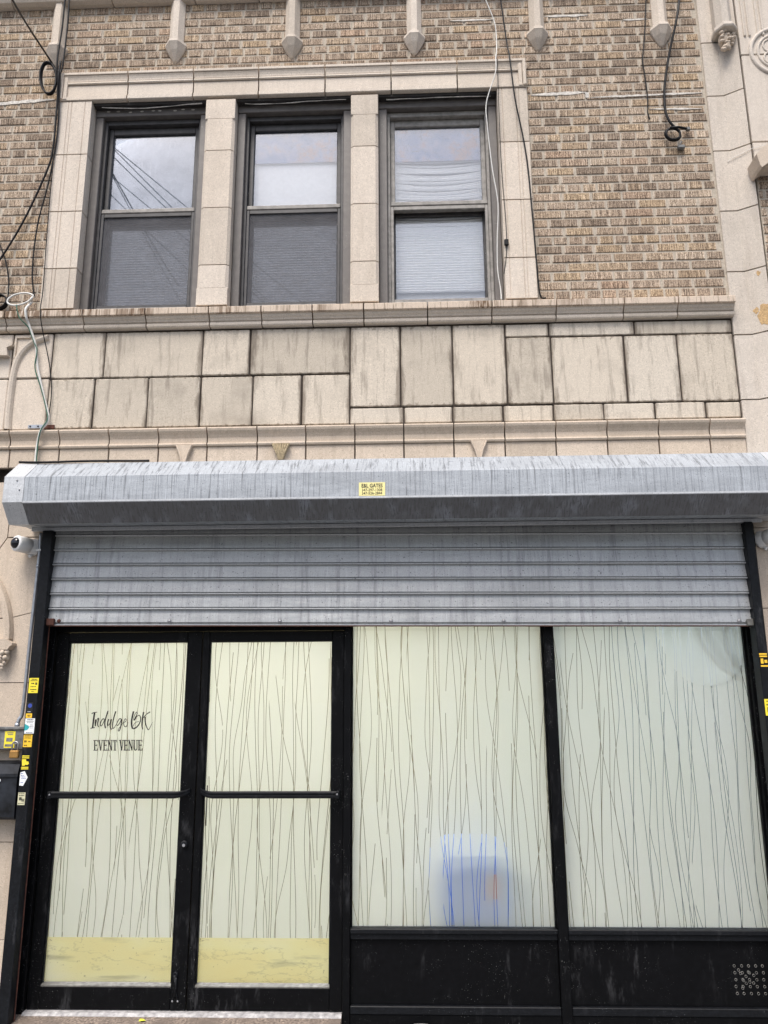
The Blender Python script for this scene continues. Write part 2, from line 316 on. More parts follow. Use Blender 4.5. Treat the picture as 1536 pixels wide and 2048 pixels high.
# ------------------------------------------------------------------ mesh helpers
WLOC = {}
class MB:
    def __init__(s): s.v = []; s.f = []; s.uv = {}
    def add(s, vs, fs, uvs=None):
        o = len(s.v); s.v += [tuple(v) for v in vs]; s.f += [tuple(i+o for i in f) for f in fs]
        if uvs:
            for i, t in enumerate(uvs): s.uv[o+i] = t
        return s
    def box(s, x0, x1, y0, y1, z0, z1, b=0.0):
        lo, hi = (x0, y0, z0), (x1, y1, z1)
        vs = []; fs = []
        if b <= 0:
            vs = [(x, y, z) for x in (x0, x1) for y in (y0, y1) for z in (z0, z1)]
            fs = [(0, 1, 3, 2), (4, 6, 7, 5), (0, 4, 5, 1), (2, 3, 7, 6), (0, 2, 6, 4), (1, 5, 7, 3)]
        else:
            b = min(b, *(abs(h-l)*.45 for l, h in zip(lo, hi)))
            idx = {}
            for c in range(8):
                sg = [(c >> a) & 1 for a in range(3)]
                for a in range(3):
                    q = [(hi[k] if sg[k] else lo[k]) + (0 if k == a else (-b if sg[k] else b)) for k in range(3)]
                    idx[c, a] = len(vs); vs.append(q)
            for a in range(3):
                o1, o2 = [k for k in range(3) if k != a]
                for sg in (0, 1):
                    base = sg << a
                    fs.append(tuple(idx[base | (i << o1) | (j << o2), a] for i, j in ((0, 0), (1, 0), (1, 1), (0, 1))))
            for a in range(3):                      # edges parallel to axis a
                o1, o2 = [k for k in range(3) if k != a]
                for i in (0, 1):
                    for j in (0, 1):
                        c0 = (i << o1) | (j << o2); c1 = c0 | (1 << a)
                        fs.append((idx[c0, o1], idx[c1, o1], idx[c1, o2], idx[c0, o2]))
            for c in range(8): fs.append((idx[c, 0], idx[c, 1], idx[c, 2]))
        L = max(1e-6, x1-x0); H = max(1e-6, z1-z0)
        return s.add(vs, fs, [((v[0]-x0)/L, (v[2]-z0)/H) for v in vs])
    def sheet(s, x0, x1, y, z0, z1):
        return s.add([(x0, y, z0), (x1, y, z0), (x1, y, z1), (x0, y, z1)], [(0, 1, 2, 3)])
    def extr(s, prof, a0, a1, axis):
        # extrude a closed polygon along an axis; prof gives the two other coordinates in x,y,z order
        n = len(prof); vs = []
        for a in (a0, a1):
            for p in prof:
                q = list(p); q.insert(axis, a); vs.append(q)
        fs = [tuple(range(n)), tuple(range(2*n-1, n-1, -1))] + [(i, (i+1) % n, n+(i+1) % n, n+i) for i in range(n)]
        return s.add(vs, fs)
    def tube(s, pts, r, seg=8, smooth_n=0):
        pts = [Vector(p) for p in pts]
        if smooth_n: pts = spline(pts, smooth_n)
        n = len(pts); vs = []; fs = []; prev = None
        for i, p in enumerate(pts):
            t = (pts[min(i+1, n-1)] - pts[max(i-1, 0)])
            if t.length < 1e-9: t = Vector((0, 0, 1))
            t.normalize()
            if prev is None:
                a = t.orthogonal().normalized()
            else:
                a = prev - t*prev.dot(t)
                a = t.orthogonal().normalized() if a.length < 1e-6 else a.normalized()
            prev = a; b = t.cross(a); rr = r[i] if isinstance(r, (list, tuple)) else r
            for k in range(seg):
                an = 2*math.pi*k/seg; vs.append(p + (a*math.cos(an) + b*math.sin(an))*rr)
        for i in range(n-1):
            for k in range(seg):
                k2 = (k+1) % seg; fs.append((i*seg+k, i*seg+k2, (i+1)*seg+k2, (i+1)*seg+k))
        fs.append(tuple(range(seg-1, -1, -1))); fs.append(tuple(range((n-1)*seg, n*seg)))
        return s.add(vs, fs)
    def lathe(s, prof, org, ax, seg=24):
        ax = Vector(ax).normalized(); a = ax.orthogonal().normalized(); b = ax.cross(a); org = Vector(org)
        vs = []; fs = []; n = len(prof)
        for (r, h) in prof:
            for k in range(seg):
                an = 2*math.pi*k/seg; vs.append(org + ax*h + (a*math.cos(an)+b*math.sin(an))*max(r, 1e-5))
        for i in range(n-1):
            for k in range(seg):
                k2 = (k+1) % seg; fs.append((i*seg+k, i*seg+k2, (i+1)*seg+k2, (i+1)*seg+k))
        fs.append(tuple(range(seg-1, -1, -1))); fs.append(tuple(range((n-1)*seg, n*seg)))
        return s.add(vs, fs)
    def ball(s, c, r, seg=12, rings=8, sc=(1, 1, 1)):
        vs = []; fs = []
        for i in range(rings+1):
            th = math.pi*i/rings
            for k in range(seg):
                ph = 2*math.pi*k/seg
                vs.append((c[0]+r*sc[0]*math.sin(th)*math.cos(ph), c[1]+r*sc[1]*math.sin(th)*math.sin(ph), c[2]+r*sc[2]*math.cos(th)))
        for i in range(rings):
            for k in range(seg):
                k2 = (k+1) % seg; fs.append((i*seg+k, i*seg+k2, (i+1)*seg+k2, (i+1)*seg+k))
        return s.add(vs, fs)
    def ribbon(s, pts, w, y):
        # flat brush stroke in a plane facing the street; w per point
        n = len(pts); vs = []; fs = []
        for i, (x, z) in enumerate(pts):
            a = pts[max(i-1, 0)]; b = pts[min(i+1, n-1)]
            dx, dz = b[0]-a[0], b[1]-a[1]; L = math.hypot(dx, dz) or 1
            nx, nz = -dz/L, dx/L; h = (w[i] if isinstance(w, (list, tuple)) else w)/2
            vs += [(x+nx*h, y, z+nz*h), (x-nx*h, y, z-nz*h)]
        for i in range(n-1): fs.append((2*i, 2*i+1, 2*i+3, 2*i+2))
        return s.add(vs, fs)
    def mesh(s, name, mat, smooth=False, origin=None):
        bm = bmesh.new(); vv = [bm.verts.new(v) for v in s.v]
        uvl = bm.loops.layers.uv.new('UVMap') if s.uv else None
        for f in s.f:
            try: fa = bm.faces.new([vv[i] for i in f])
            except ValueError: continue
            fa.smooth = smooth
            if uvl:
                for lp, i in zip(fa.loops, f): lp[uvl].uv = s.uv.get(i, (0, 0))
        bmesh.ops.recalc_face_normals(bm, faces=bm.faces[:])
        if origin is not None: bmesh.ops.translate(bm, vec=-Vector(origin), verts=bm.verts[:])
        me = bpy.data.meshes.new(name); bm.to_mesh(me); bm.free(); me.materials.append(mat); return me
    def base(s):
        xs = [v[0] for v in s.v]; ys = [v[1] for v in s.v]; zs = [v[2] for v in s.v]
        return Vector(((min(xs)+max(xs))/2, (min(ys)+max(ys))/2, min(zs)))
    def build(s, name, mat, parent=None, smooth=False, **props):
        o = s.base(); return place(name, s.mesh(name, mat, smooth, o), o, parent, **props)

def spline(pts, n):
    out = []
    for i in range(len(pts)-1):
        p0 = pts[max(i-1, 0)]; p1 = pts[i]; p2 = pts[i+1]; p3 = pts[min(i+2, len(pts)-1)]
        for k in range(n):
            t = k/n
            out.append(0.5*((2*p1)+(p2-p0)*t+(2*p0-5*p1+4*p2-p3)*t*t+(3*p1-p0-3*p2+p3)*t**3))
    out.append(pts[-1]); return out
def sp2(pts, n):
    return [(v.x, v.z) for v in spline([Vector((p[0], 0, p[1])) for p in pts], n)]

def place(name, me, loc, parent=None, **props):
    ob = bpy.data.objects.new(name, me); COL.objects.link(ob); loc = Vector(loc); WLOC[ob] = loc
    if parent is not None:
        ob.parent = parent; ob.location = loc - WLOC[parent]
    else: ob.location = loc
    for k, v in props.items(): ob[k] = v
    return ob
def thing(name, loc, label, category, group=None):
    ob = place(name, None, loc); ob.empty_display_size = .1
    ob['label'] = label; ob['category'] = category
    if group: ob['group'] = group
    return ob
def tag(ob, label, category, group=None):
    ob['label'] = label; ob['category'] = category
    if group: ob['group'] = group
    return ob
def struct(ob): ob['kind'] = 'structure'; return ob

# ------------------------------------------------------------------ ground
struct(MB().box(-150, 150, -4.2, .3, -.3, 0).build('sidewalk', CONC))
struct(MB().box(-150, 150, -4.36, -4.2, -.3, .004, .02).build('kerb', CONC))
struct(MB().box(-300, 300, -400, -4.36, -.6, -.13).build('road', ASPH))

# ------------------------------------------------------------------ the building
BLD = thing('brick_building', (0, .2, 0), 'tan brick and cream stone shop building with three upper windows', 'building')

# --- upper wall: mortar backing with openings, then bricks
CH, BL = .0703, .2165                        # course height, stretcher spacing
OPEN = [(-2.195, -1.322), (-1.097, -.228), (-.024, .862)]
SUR_X0, SUR_X1 = -2.442, 1.083
w = MB()
w.box(-3.7, SUR_X0+.03, .0055, .30, 4.40, 7.7)
w.box(SUR_X1-.03, 2.42, .0055, .30, 4.40, 7.7)
w.box(SUR_X0+.03, SUR_X1-.03, .0055, .30, 6.40, 7.7)
w.box(SUR_X0+.03, SUR_X1-.03, .10, .30, 4.40, 4.56)
w.box(2.66, 3.5, -.0695, .30, 4.4, 5.48)
WALL = w.build('brick_wall', MORTAR, BLD, label='tan rug-faced brick wall around the upper windows')

def brick_rows():
    out = []                                  # (x0,x1,z0,z1,yface)
    rr = random.Random(11)
    z_head = 5.021
    k0 = math.floor((4.545 - z_head)/CH); k1 = math.ceil((7.62 - z_head)/CH)
    for k in range(k0, k1+1):
        zc = z_head + k*CH; z0, z1 = zc-CH/2+.0065, zc+CH/2-.0065
        header = (k % 6 == 0); sp = BL/2 if header else BL
        ph = 1.297 + (0 if k % 2 else BL/2) + (rr.uniform(-.012, .012)) + (.03 if header else 0)
        for (a, b, zlo, zhi, yf) in ((-3.6, SUR_X0-.008, 4.545, 9, 0), (SUR_X1+.008, 2.395, 4.545, 9, 0), (SUR_X0-.008, SUR_X1+.008, 6.525, 9, 0), (2.665, 3.45, 4.5, 5.46, -.075)):
            za, zb = max(z0, zlo), min(z1, zhi)
            if zb-za < .02: continue
            i0 = math.floor((a-ph)/sp)-1; i1 = math.ceil((b-ph)/sp)+1
            for i in range(i0, i1+1):
                j = .0065 + rr.uniform(-.001, .002)
                x0, x1 = ph+i*sp+j, ph+(i+1)*sp-j
                if a > -3 and b < 1.2 and False: pass
                x0c, x1c = max(x0, a), min(x1, b)
                # region borders that are not real edges: keep whole bricks together
                if abs(b-(SUR_X0-.008)) < 1e-6 and zc > 6.525: x1c = x1 if x0 < b-sp/2 else x0
                if abs(a-(SUR_X1+.008)) < 1e-6 and zc > 6.525: x0c = x0 if x1 > a+sp/2 else x1
                if abs(a-(SUR_X0-.008)) < 1e-6 and abs(b-(SUR_X1+.008)) < 1e-6:
                    if (x0+x1)/2 < a or (x0+x1)/2 > b: continue
                    lo_used = x0 < a and not (x0 < a-sp/2); x0c, x1c = x0, x1
                    if x0 < a-sp/2 or x1 > b+sp/2: continue
                if x1c-x0c < .02: continue
                out.append((x0c, x1c, za, zb, yf + rr.uniform(-.002, .0015)))
    # drop doubles made at the region borders
    seen = {}; res = []
    for q in out:
        key = (round(q[2], 3), round((q[0]+q[1])/2, 2), q[4] < -.05)
        if key in seen: continue
        seen[key] = 1; res.append(q)
    return res
BR = brick_rows()
def vis(q):                                   # seen in the photograph, and how near
    x, z = (q[0]+q[1])/2, (q[2]+q[3])/2
    inside = -3.0 < x < 2.40 and z < 7.08 and q[4] > -.05
    return (0 if inside else 1, (Vector((x, 0, z))-CAM).length + (0 if q[1]-q[0] > .15 else .8))
BR.sort(key=vis)
cache = {}
rest = MB()
for i, (x0, x1, z0, z1, y) in enumerate(BR):
    if i < 300:
        L, H = round(x1-x0, 3), round(z1-z0, 3)
        key = (round(L*250), round(H*500))
        if key not in cache: cache[key] = MB().box(-L/2, L/2, 0, .035, 0, H, .0035).mesh('brick', BRICK)
        place('brick', cache[key], ((x0+x1)/2, y, z0), WALL)
    else:
        rest.box(x0, x1, y, y+.035, z0, z1, .0035)
rest.build('brickwork', BRICK, WALL, kind='stuff')

# white repair mortar smeared along some joints
def smear(x0, x1, z, th, y=-.004, seed=0, tilt=0.0):
    th *= .75
    r = random.Random(seed); n = max(4, int((x1-x0)/.03)); top = []; bot = []
    for i in range(n+1):
        t = i/n; x = x0+(x1-x0)*t; e = min(1, 4*t+.15, 4*(1-t)+.15)
        top.append((x, z+tilt*t+th*e*r.uniform(.3, .7))); bot.append((x, z+tilt*t-th*e*r.uniform(.3, .7)))
    m = MB(); m.extr(top+bot[::-1], y, y+.012, 1); return m
for k, (a, b, z, th, tl) in enumerate(((1.12, 1.53, 6.235, .030, .012), (1.56, 2.38, 6.20, .020, .012), (1.98, 2.36, 6.085, .018, -.01), (.53, .86, 6.925, .018, .0), (1.25, 1.58, 6.935, .024, .0), (1.84, 2.03, 6.88, .018, 0), (-3.02, -2.50, 6.30, .034, .03))):
    smear(a, b, z, th, seed=k, tilt=tl).build('mortar_smear', MORTAR_W, WALL)
MB().box(1.52, 1.545, -.003, .012, 6.20, 6.245).build('mortar_smear', MORTAR_W, WALL)

# --- string course and pendants at the top
sc = MB().box(-3.6, 3.0, .0, .2, 7.17, 7.7).build('string_course', MORTAR_D, BLD)
xj = [-3.5, -2.89, -2.10, -1.45, -.95, -.35, .25, .85, 1.45, 2.05, 2.40]
for a, b in zip(xj, xj[1:]):
    MB().extr([(.05, 7.160), (-.035, 7.160), (-.065, 7.172), (-.078, 7.195), (-.078, 7.225), (-.06, 7.25), (-.045, 7.27), (-.045, 7.5), (.05, 7.5)], a+.004, b-.004, 0).build('string_stone', STONE, sc)
def pendant(x):
    m = MB(); y0 = -.005
    # shaft: half hexagon
    m.extr([(x-.056, .03), (x-.056, -.012), (x-.022, -.055), (x+.022, -.055), (x+.056, -.012), (x+.056, .03)], 6.80, 7.3, 2)
    # flaring cap and pointed drop
    rings = [(6.80, 1.0), (6.787, 1.06), (6.776, 1.38), (6.755, 1.42), (6.752, 1.38), (6.70, 1.0), (6.66, .58), (6.632, .28), (6.622, .05)]
    prof = [(-.056, .03), (-.058, -.014), (-.023, -.058), (.023, -.058), (.058, -.014), (.056, .03)]
    vs = []; n = len(prof)
    for z, s_ in rings:
        for px, py in prof: vs.append((x+px*s_, (py*s_ if py < 0 else .03), z))
    fs = []
    for i in range(len(rings)-1):
        for k in range(n):
            k2 = (k+1) % n; fs.append((i*n+k, i*n+k2, (i+1)*n+k2, (i+1)*n+k))
    fs.append(tuple(range(n))); fs.append(tuple(range((len(rings)-1)*n, len(rings)*n)))
    m.add(vs, fs); return m
for x in (-2.517, -1.584, -.683, .254, 1.188, 2.117):
    pendant(x).build('pendant', STONE, sc)

# --- stone surround of the three windows
sur = MB().box(-2.40, 1.04, .06, .30, 6.30, 6.41)
for a, b in ((-2.435, -2.21), (-1.31, -1.11), (-.215, -.037), (.875, 1.075)): sur.box(a, b, .0, .29, 4.56, 6.29)
SUR = sur.build('window_surround', MORTAR_D, BLD)
LINP = [(.10, 6.285), (-.034, 6.285), (-.038, 6.289), (-.038, 6.318), (-.034, 6.321), (-.012, 6.321), (-.012, 6.326), (-.026, 6.327), (-.026, 6.421), (-.010, 6.422), (-.010, 6.4265), (-.036, 6.427), (-.040, 6.433), (-.038, 6.444), (-.034, 6.4465), (-.020, 6.447), (-.020, 6.450), (-.034, 6.451), (-.036, 6.466), (-.041, 6.482), (-.047, 6.493), (-.032, 6.494), (-.032, 6.499), (-.050, 6.500), (-.052, 6.503), (-.052, 6.520), (-.046, 6.524), (.06, 6.524)]
lj = [SUR_X0-.012, -1.929, -1.426, -.928, -.424, .074, .570, SUR_X1+.004]
for i, (a, b) in enumerate(zip(lj, lj[1:])):
    m = MB(); m.extr(LINP, a+.005, b-.005, 0)
    if i == 0:
        for (xa, xb, yy) in ((a+.005, a+.03, -.054), (a+.033, a+.062, -.044)): m.box(xa, xb, yy, 0, 6.292, 6.518, .004)
    if i == 6:
        for (xa, xb, yy) in ((b-.03, b-.005, -.054), (b-.062, b-.033, -.044)): m.box(xa, xb, yy, 0, 6.292, 6.518, .004)
    m.build('lintel_stone', STONE, SUR)
ZJ = [6.278, 5.820, 5.342, 4.880, 4.562]
def jamb(x0, x1, z0, z1, side):
    # outer jamb stone with two sunk vertical lines on its face; side -1 = left jamb
    d = .004; w = x1-x0
    g1, g2 = (.28, .38) if side < 0 else (.72, .62)
    g3 = .80 if side < 0 else .16
    xs = sorted([g1, g2, g3]); prof = [(x0, .12), (x0, -.030)]
    for gq in xs:
        c = x0+w*gq; prof += [(c-d, -.030), (c, -.025), (c+d, -.030)]
    prof += [(x1, -.030), (x1, .12)]
    return MB().extr(prof, z0+.0045, z1-.0045, 2)
for i in range(4):
    j = random.uniform(-.004, .004)
    jamb(SUR_X0, OPEN[0][0]-.002, ZJ[i+1], ZJ[i]+(0 if i else .004), -1).build('jamb_stone', STONE, SUR)
    jamb(OPEN[2][1]+.002, SUR_X1, ZJ[i+1], ZJ[i]+(0 if i else .004), 1).build('jamb_stone', STONE, SUR)
for (xa, xb) in ((OPEN[0][1]+.001, OPEN[1][0]-.001), (OPEN[1][1]+.001, OPEN[2][0]-.001)):
    for i in range(4):
        m = MB(); c = .020; zt = ZJ[i]-.0035-(.012 if i == 0 else 0); zb = ZJ[i+1]+.0035
        ztc = 6.09 if i == 0 else zt; zbc = 4.70 if i == 3 else zb
        m.extr([(xa, .12), (xa, -.012), (xa+c, -.030), (xb-c, -.030), (xb, -.012), (xb, .12)], zbc, ztc, 2)
        if i == 0: m.box(xa-.0, xb+.0, -.0305, .12, ztc+.0005, zt, .003)
        if i == 3: m.box(xa-.0, xb+.0, -.0305, .12, zb, zbc-.0005, .003)
        m.build('mullion_stone', STONE, SUR)

# --- upper windows
def blind(x0, x1, z0, z1, y, sag=0.0, pitch=.021):
    m = MB(); n = int((z1-z0)/pitch); r = random.Random(int(x0*100)+5)
    for i in range(n):
        z = z1-(i+.5)*pitch; seg = 10; vs = []; fs = []
        sg = sag*math.sin(math.pi*min(1, max(0, (i/n-.05)/.6)))*(1+.5*math.sin(i*1.7)) if sag else 0
        for k in range(seg+1):
            t = k/seg; x = x0+(x1-x0)*t; dz = -sg*math.sin(math.pi*t)+r.uniform(-.0006, .0006)
            vs += [(x, y+.004, z+dz+.0112), (x, y-.004, z+dz), (x, y+.002, z+dz-.0108)]
        for k in range(seg):
            a = 3*k; fs += [(a, a+3, a+4, a+1), (a+1, a+4, a+5, a+2)]
        m.add(vs, fs)
    return m
def upper_window(idx, x0, x1):
    lite = idx == 2
    lab = ('grimy upper window with overhead wires mirrored in its top pane', 'upper window with a floral strip and a wavy dark insect screen', 'upper window with floral strip and sagging white blinds')[idx]
    zb, zt = 4.562, 6.283
    m = MB(); cw = .062
    m.box(x0+.001, x0+cw, .06, .16, zb, 6.205, .004); m.box(x1-cw, x1-.001, .06, .16, zb, 6.205, .004)
    m.box(x0+.001, x1-.001, .052, .16, 6.2055, 6.278, .004)
    m.box(x0+cw, x1-cw, .07, .18, zb, 4.60, .004)
    win = m.build('window', CASING, BLD, label=lab)
    # dark steel lintel above the casing, and flaking paint under it
    MB().box(x0+.002, x1-.002, .0, .0515, 6.262, 6.2845, .002).build('steel_lintel', SASH_L, win)
    fl = MB(); r = random.Random(idx); pts = []
    for i in range(15):
        t = i/14; pts.append((x0+.06+(x1-x0-.1)*t, .012+.01*math.sin(t*5+idx), 6.2595-.012*math.sin(math.pi*t)-r.uniform(0, .004)))
    fl.tube(pts, [.0015+.003*r.random() for _ in pts], 5, 0).build('peeling_paint', MORTAR_W, win)
    if idx == 0:
        m = MB()
        for i in range(9):
            cx = x0+.10+i*.083+r.uniform(-.02, .02); m.ball((cx, .0515, 6.245+r.uniform(-.006, .006)), .012, 8, 5, (1.2, .12, .55))
        m.build('paint_flake', MORTAR_W, win)
    # inner frame / tracks
    xa, xb = x0+cw, x1-cw; m = MB()
    for (a, b) in ((xa, xa+.022), (xb-.022, xb)): m.box(a, b, .10, .24, 4.60, 6.203, .003)
    m.box(xa+.022, xb-.022, .10, .24, 6.165, 6.203, .003)
    m.build('window_track', SASH_G if lite else SASH, win)
    xa += .0225; xb -= .0225
    def sash(z0, z1, y, top, bot, side, mat, name):
        m = MB(); m.box(xa, xa+side, y, y+.035, z0, z1, .004); m.box(xb-side, xb, y, y+.035, z0, z1, .004)
        m.box(xa+side, xb-side, y+.001, y+.034, z1-top, z1, .004); m.box(xa+side, xb-side, y+.001, y+.034, z0, z0+bot, .004)
        return m.build(name, mat, win), (xa+side-.004, xb-side+.004, z0+bot-.004, z1-top+.004)
    s1, r1 = sash(5.385, 6.164, .140, .055, .045, .034, SASH_G if lite else SASH, 'upper_sash')
    s2, r2 = sash(4.602, 5.425, .178, .06, .065, .034, SASH, 'lower_sash')
    MB().box(r1[0], r1[1], .160, .163, r1[2], r1[3]).build('pane', GLASS_U, win)
    MB().box(r2[0], r2[1], .198, .201, r2[2], r2[3]).build('pane', GLASS_U, win)
    # meeting rail cap and lower frame in the outer track
    m = MB(); m.box(xa, xb, .104, .139, 5.405, 5.440, .005); m.build('meeting_rail', SASH_G, win)
    fm = SASH_G if lite else SASH
    m = MB(); m.box(xa, xa+.022, .108, .130, 4.602, 5.403, .003); m.box(xb-.022, xb, .108, .130, 4.602, 5.403, .003)
    m.box(xa+.022, xb-.022, .108, .130, 4.602, 4.650, .003); m.box(xa+.022, xb-.022, .108, .130, 5.372, 5.403, .003)
    m.build('storm_frame', fm, win)
    m = MB(); m.box(xa+.022, xb-.022, .098, .1075, 4.612, 4.626, .003); m.build('frame_lip', SASH_G, win)
    if not lite:
        MB().sheet(xa+.020, xb-.020, .119, 4.648, 5.374).build('insect_screen', SCREEN, win)
    # what hangs behind the panes
    if idx == 0:
        MB().box(xa, xb, .215, .218, 5.40, 6.17).build('window_shade', SHADE, win)
        blind(xa+.01, xb-.01, 4.62, 5.40, .225).build('blind', BLIND_D, win, kind='stuff')
    elif idx == 1:
        MB().box(xa+.03, xb-.03, .190, .192, 5.86, 6.12).build('floral_film', FLORAL, win)
        MB().box(xa, xb, .215, .218, 5.40, 6.17).build('window_shade', BLIND, win)
        blind(xa+.01, xb-.01, 4.62, 5.40, .225).build('blind', BLIND_D, win, kind='stuff')
    else:
        MB().box(xa+.03, xb-.03, .190, .192, 5.84, 6.12).build('floral_film', FLORAL, win)
        blind(xa+.01, xb-.01, 4.76, 6.17, .225, .028).build('blind', BLIND, win, kind='stuff')
        MB().box(xa, xb, .26, .262, 4.62, 6.17).build('window_shade', BLIND, win)
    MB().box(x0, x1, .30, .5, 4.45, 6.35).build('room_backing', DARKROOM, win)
    return win
for i, (a, b) in enumerate(OPEN): upper_window(i, a, b)

# --- sill course
sl = MB().box(-3.6, 2.40, .03, .10, 4.385, 4.552).build('sill_course', MORTAR_D, BLD)
sj = [-3.4, -2.66, -2.106, -1.662, -1.213, -.844, -.487, -.129, .315, .759, 1.201, 1.662, 2.03, 2.418]
SP = [(.06, 4.558), (-.02, 4.556), (-.080, 4.526), (-.082, 4.522), (-.082, 4.481), (-.078, 4.477), (.06, 4.477)]
SP2 = [(.06, 4.4765), (-.064, 4.4765), (-.056, 4.460), (-.044, 4.450), (-.038, 4.440), (-.028, 4.436), (-.028, 4.432), (-.036, 4.428), (-.040, 4.418), (-.038, 4.407), (-.030, 4.399), (.06, 4.396)]
for a, b in zip(sj, sj[1:]):
    MB().extr(SP, a+.0045, b-.0045, 0).build('sill_stone', SILLM, sl)
    MB().extr(SP2, a+.0045, b-.0045, 0).build('sill_moulding_stone', STONE, sl)

# --- frieze of plain stone blocks
fz = MB().box(-3.6, 2.43, .012, .30, 3.30, 4.40).build('frieze', MORTAR_D, BLD)
def blocks(xs, z0, z1, mat, name, parent, y=0.0, jit=.004):
    for a, b in zip(xs, xs[1:]):
        dy = random.uniform(-jit, jit)
        j = [random.uniform(.003, .0075) for _ in range(4)]
        MB().box(a+j[0], b-j[1], y+dy, y+.09, z0+j[2], z1-j[3], .006).build(name, mat, parent)
blocks([-2.332, -1.956, -1.262, -.928, -.228], 4.040, 4.390, STONE_F, 'frieze_block', fz)
blocks([-2.332, -2.01, -1.63, -1.262, -.90, -.56, -.228], 3.668, 4.040, STONE_F, 'frieze_block', fz)
blocks([-.228, .12, .483, .851], 3.79, 4.390, STONE_F, 'frieze_block', fz)
blocks([.851, 1.153, 1.74, 2.403], 4.285, 4.390, STONE_F, 'frieze_block', fz)
blocks([.851, 1.160, 1.66, 2.02, 2.403], 3.79, 4.285, STONE_F, 'frieze_block', fz)
blocks([-.228, .14, .475, .816, 1.155, 1.49, 1.83, 2.17, 2.403], 3.668, 3.79, STONE_F, 'frieze_block', fz)
# tracery panel at the left end of the frieze
blocks([-3.45, -2.62, -2.332], 4.050, 4.390, STONE, 'frieze_block', fz)
blocks([-3.45, -2.62, -2.332], 3.668, 4.050, STONE, 'frieze_block', fz)
arch = [(-2.580, 3.672), (-2.586, 3.814), (-2.583, 4.036), (-2.566, 4.167), (-2.524, 4.255), (-2.457, 4.312), (-2.36, 4.345)]
m = MB(); ar = sp2(arch, 6); n = len(ar); vs = []; fs = []
for i, (x, z) in enumerate(ar):
    a = ar[max(i-1, 0)]; b = ar[min(i+1, n-1)]; L = math.hypot(b[0]-a[0], b[1]-a[1]); nx, nz = -(b[1]-a[1])/L, (b[0]-a[0])/L
    for (o, y) in ((-.013, .02), (-.013, -.004), (-.004, -.022), (.010, -.030), (.022, -.030), (.022, .02)): vs.append((x+nx*o, y, z+nz*o))
for i in range(n-1):
    for k in range(6): k2 = (k+1) % 6; fs.append((i*6+k, i*6+k2, (i+1)*6+k2, (i+1)*6+k))
m.add(vs, fs).build('arch_moulding', STONE, fz)
m = MB(); m.box(-2.60, -2.588, -.016, .01, 4.20, 4.356, .002); m.box(-2.60, -2.49, -.016, .01, 4.350, 4.362, .002); m.build('panel_bead', STONE, fz)
m = MB(); m.extr([(-2.80, 4.215), (-2.628, 4.208), (-2.64, 4.268), (-2.604, 4.285), (-2.604, 4.300), (-2.68, 4.335), (-2.80, 4.345)], -.045, .02, 1); m.build('carved_capital', STONE, fz)
# moulded ledge and the course of blocks behind the shutter hood
LP = [(.06, 3.664), (-.012, 3.664), (-.052, 3.648), (-.055, 3.640), (-.050, 3.626), (-.030, 3.604), (-.020, 3.584), (-.020, 3.548), (-.030, 3.546), (-.034, 3.536), (-.030, 3.527), (-.018, 3.524), (.06, 3.524)]
lx = [-3.40, -2.896, -2.553, -2.210, -1.868, -1.527, -1.194, -.852, -.522, -.190, .140, .475, .816, 1.155, 1.495, 1.835, 2.170, 2.407]
for a, b in zip(lx, lx[1:]):
    MB().extr(LP, a+.0045, b-.0045, 0).build('ledge_stone', STONE_L, fz)
    MB().box(a+.0045, b-.0045, -.016, .08, 3.395, 3.521, .003).build('course_block', STONE_L, fz)
def corbel(x, leafy):
    m = MB(); prof = [(x-.058, 3.530), (x-.050, 3.512), (x-.022, 3.44), (x-.014, 3.405), (x+.014, 3.405), (x+.022, 3.44), (x+.050, 3.512), (x+.058, 3.530)]
    m.extr(prof, -.040, .0, 1)
    if leafy:
        for k in range(7):
            t = (k-3)/3; m.tube([(x+.012*t, -.043, 3.415), (x+.030*t, -.050, 3.47), (x+.054*t, -.052, 3.524)], [.004, .007, .009], 6)
    else:
        for s_ in (-1, 1): m.tube([(x+.012*s_, -.042, 3.41), (x+.024*s_, -.044, 3.46), (x+.052*s_, -.046, 3.527)], .006, 6)
    return m
for x, lf in ((-1.345, False), (-.687, True), (.640, False)):
    corbel(x, lf).build('carved_corbel', CORB if lf else STONE_L, fz)

# --- canted stone pier on the right
pr = MB().box(2.40, 2.655, .03, .30, 3.0, 7.7).build('stone_pier', MORTAR_D, BLD)
pz = [3.0, 3.395, 3.795, 4.266, 4.742, 5.218, 5.709, 6.173, 6.640, 7.12, 7.6]
for a, b in zip(pz, pz[1:]):
    MB().extr([(2.408, .10), (2.408, -.006), (2.412, -.010), (2.527, -.010), (2.643, -.082), (2.645, -.078), (2.645, .10)], a+.005, b-.005, 2).build('pier_stone', STONE_G, pr)
def splay_patch(pts, name):
    vs = []; T = Vector((2.643-2.527, -.082+.010, 0)).normalized(); N = Vector((T.y, -T.x, 0)); N = N if N.y < 0 else -N
    m = MB(); r = random.Random(3); ring = []
    for (u, z) in pts: ring.append(Vector((2.527, -.010, z)) + T*u)
    n = len(ring); vs = [p+N*.0015 for p in ring] + [p-N*.004 for p in ring]
    m.add(vs, [tuple(range(n))] + [(i, (i+1) % n, n+(i+1) % n, n+i) for i in range(n)]); return m
def blob(cx, cz, rx, rz, seed, n=22):
    r = random.Random(seed); ph = [r.uniform(0, 6.28) for _ in range(3)]
    return [(cx+rx*(1+.22*math.sin(3*a+ph[0])+.14*math.sin(7*a+ph[1]))*math.cos(a), cz+rz*(1+.2*math.sin(4*a+ph[2])+.12*math.sin(6*a+ph[1]))*math.sin(a)) for a in [2*math.pi*i/n for i in range(n)]]
splay_patch(blob(.095, 4.39, .038, .085, 5), '').build('spalled_patch', SPALL, pr)
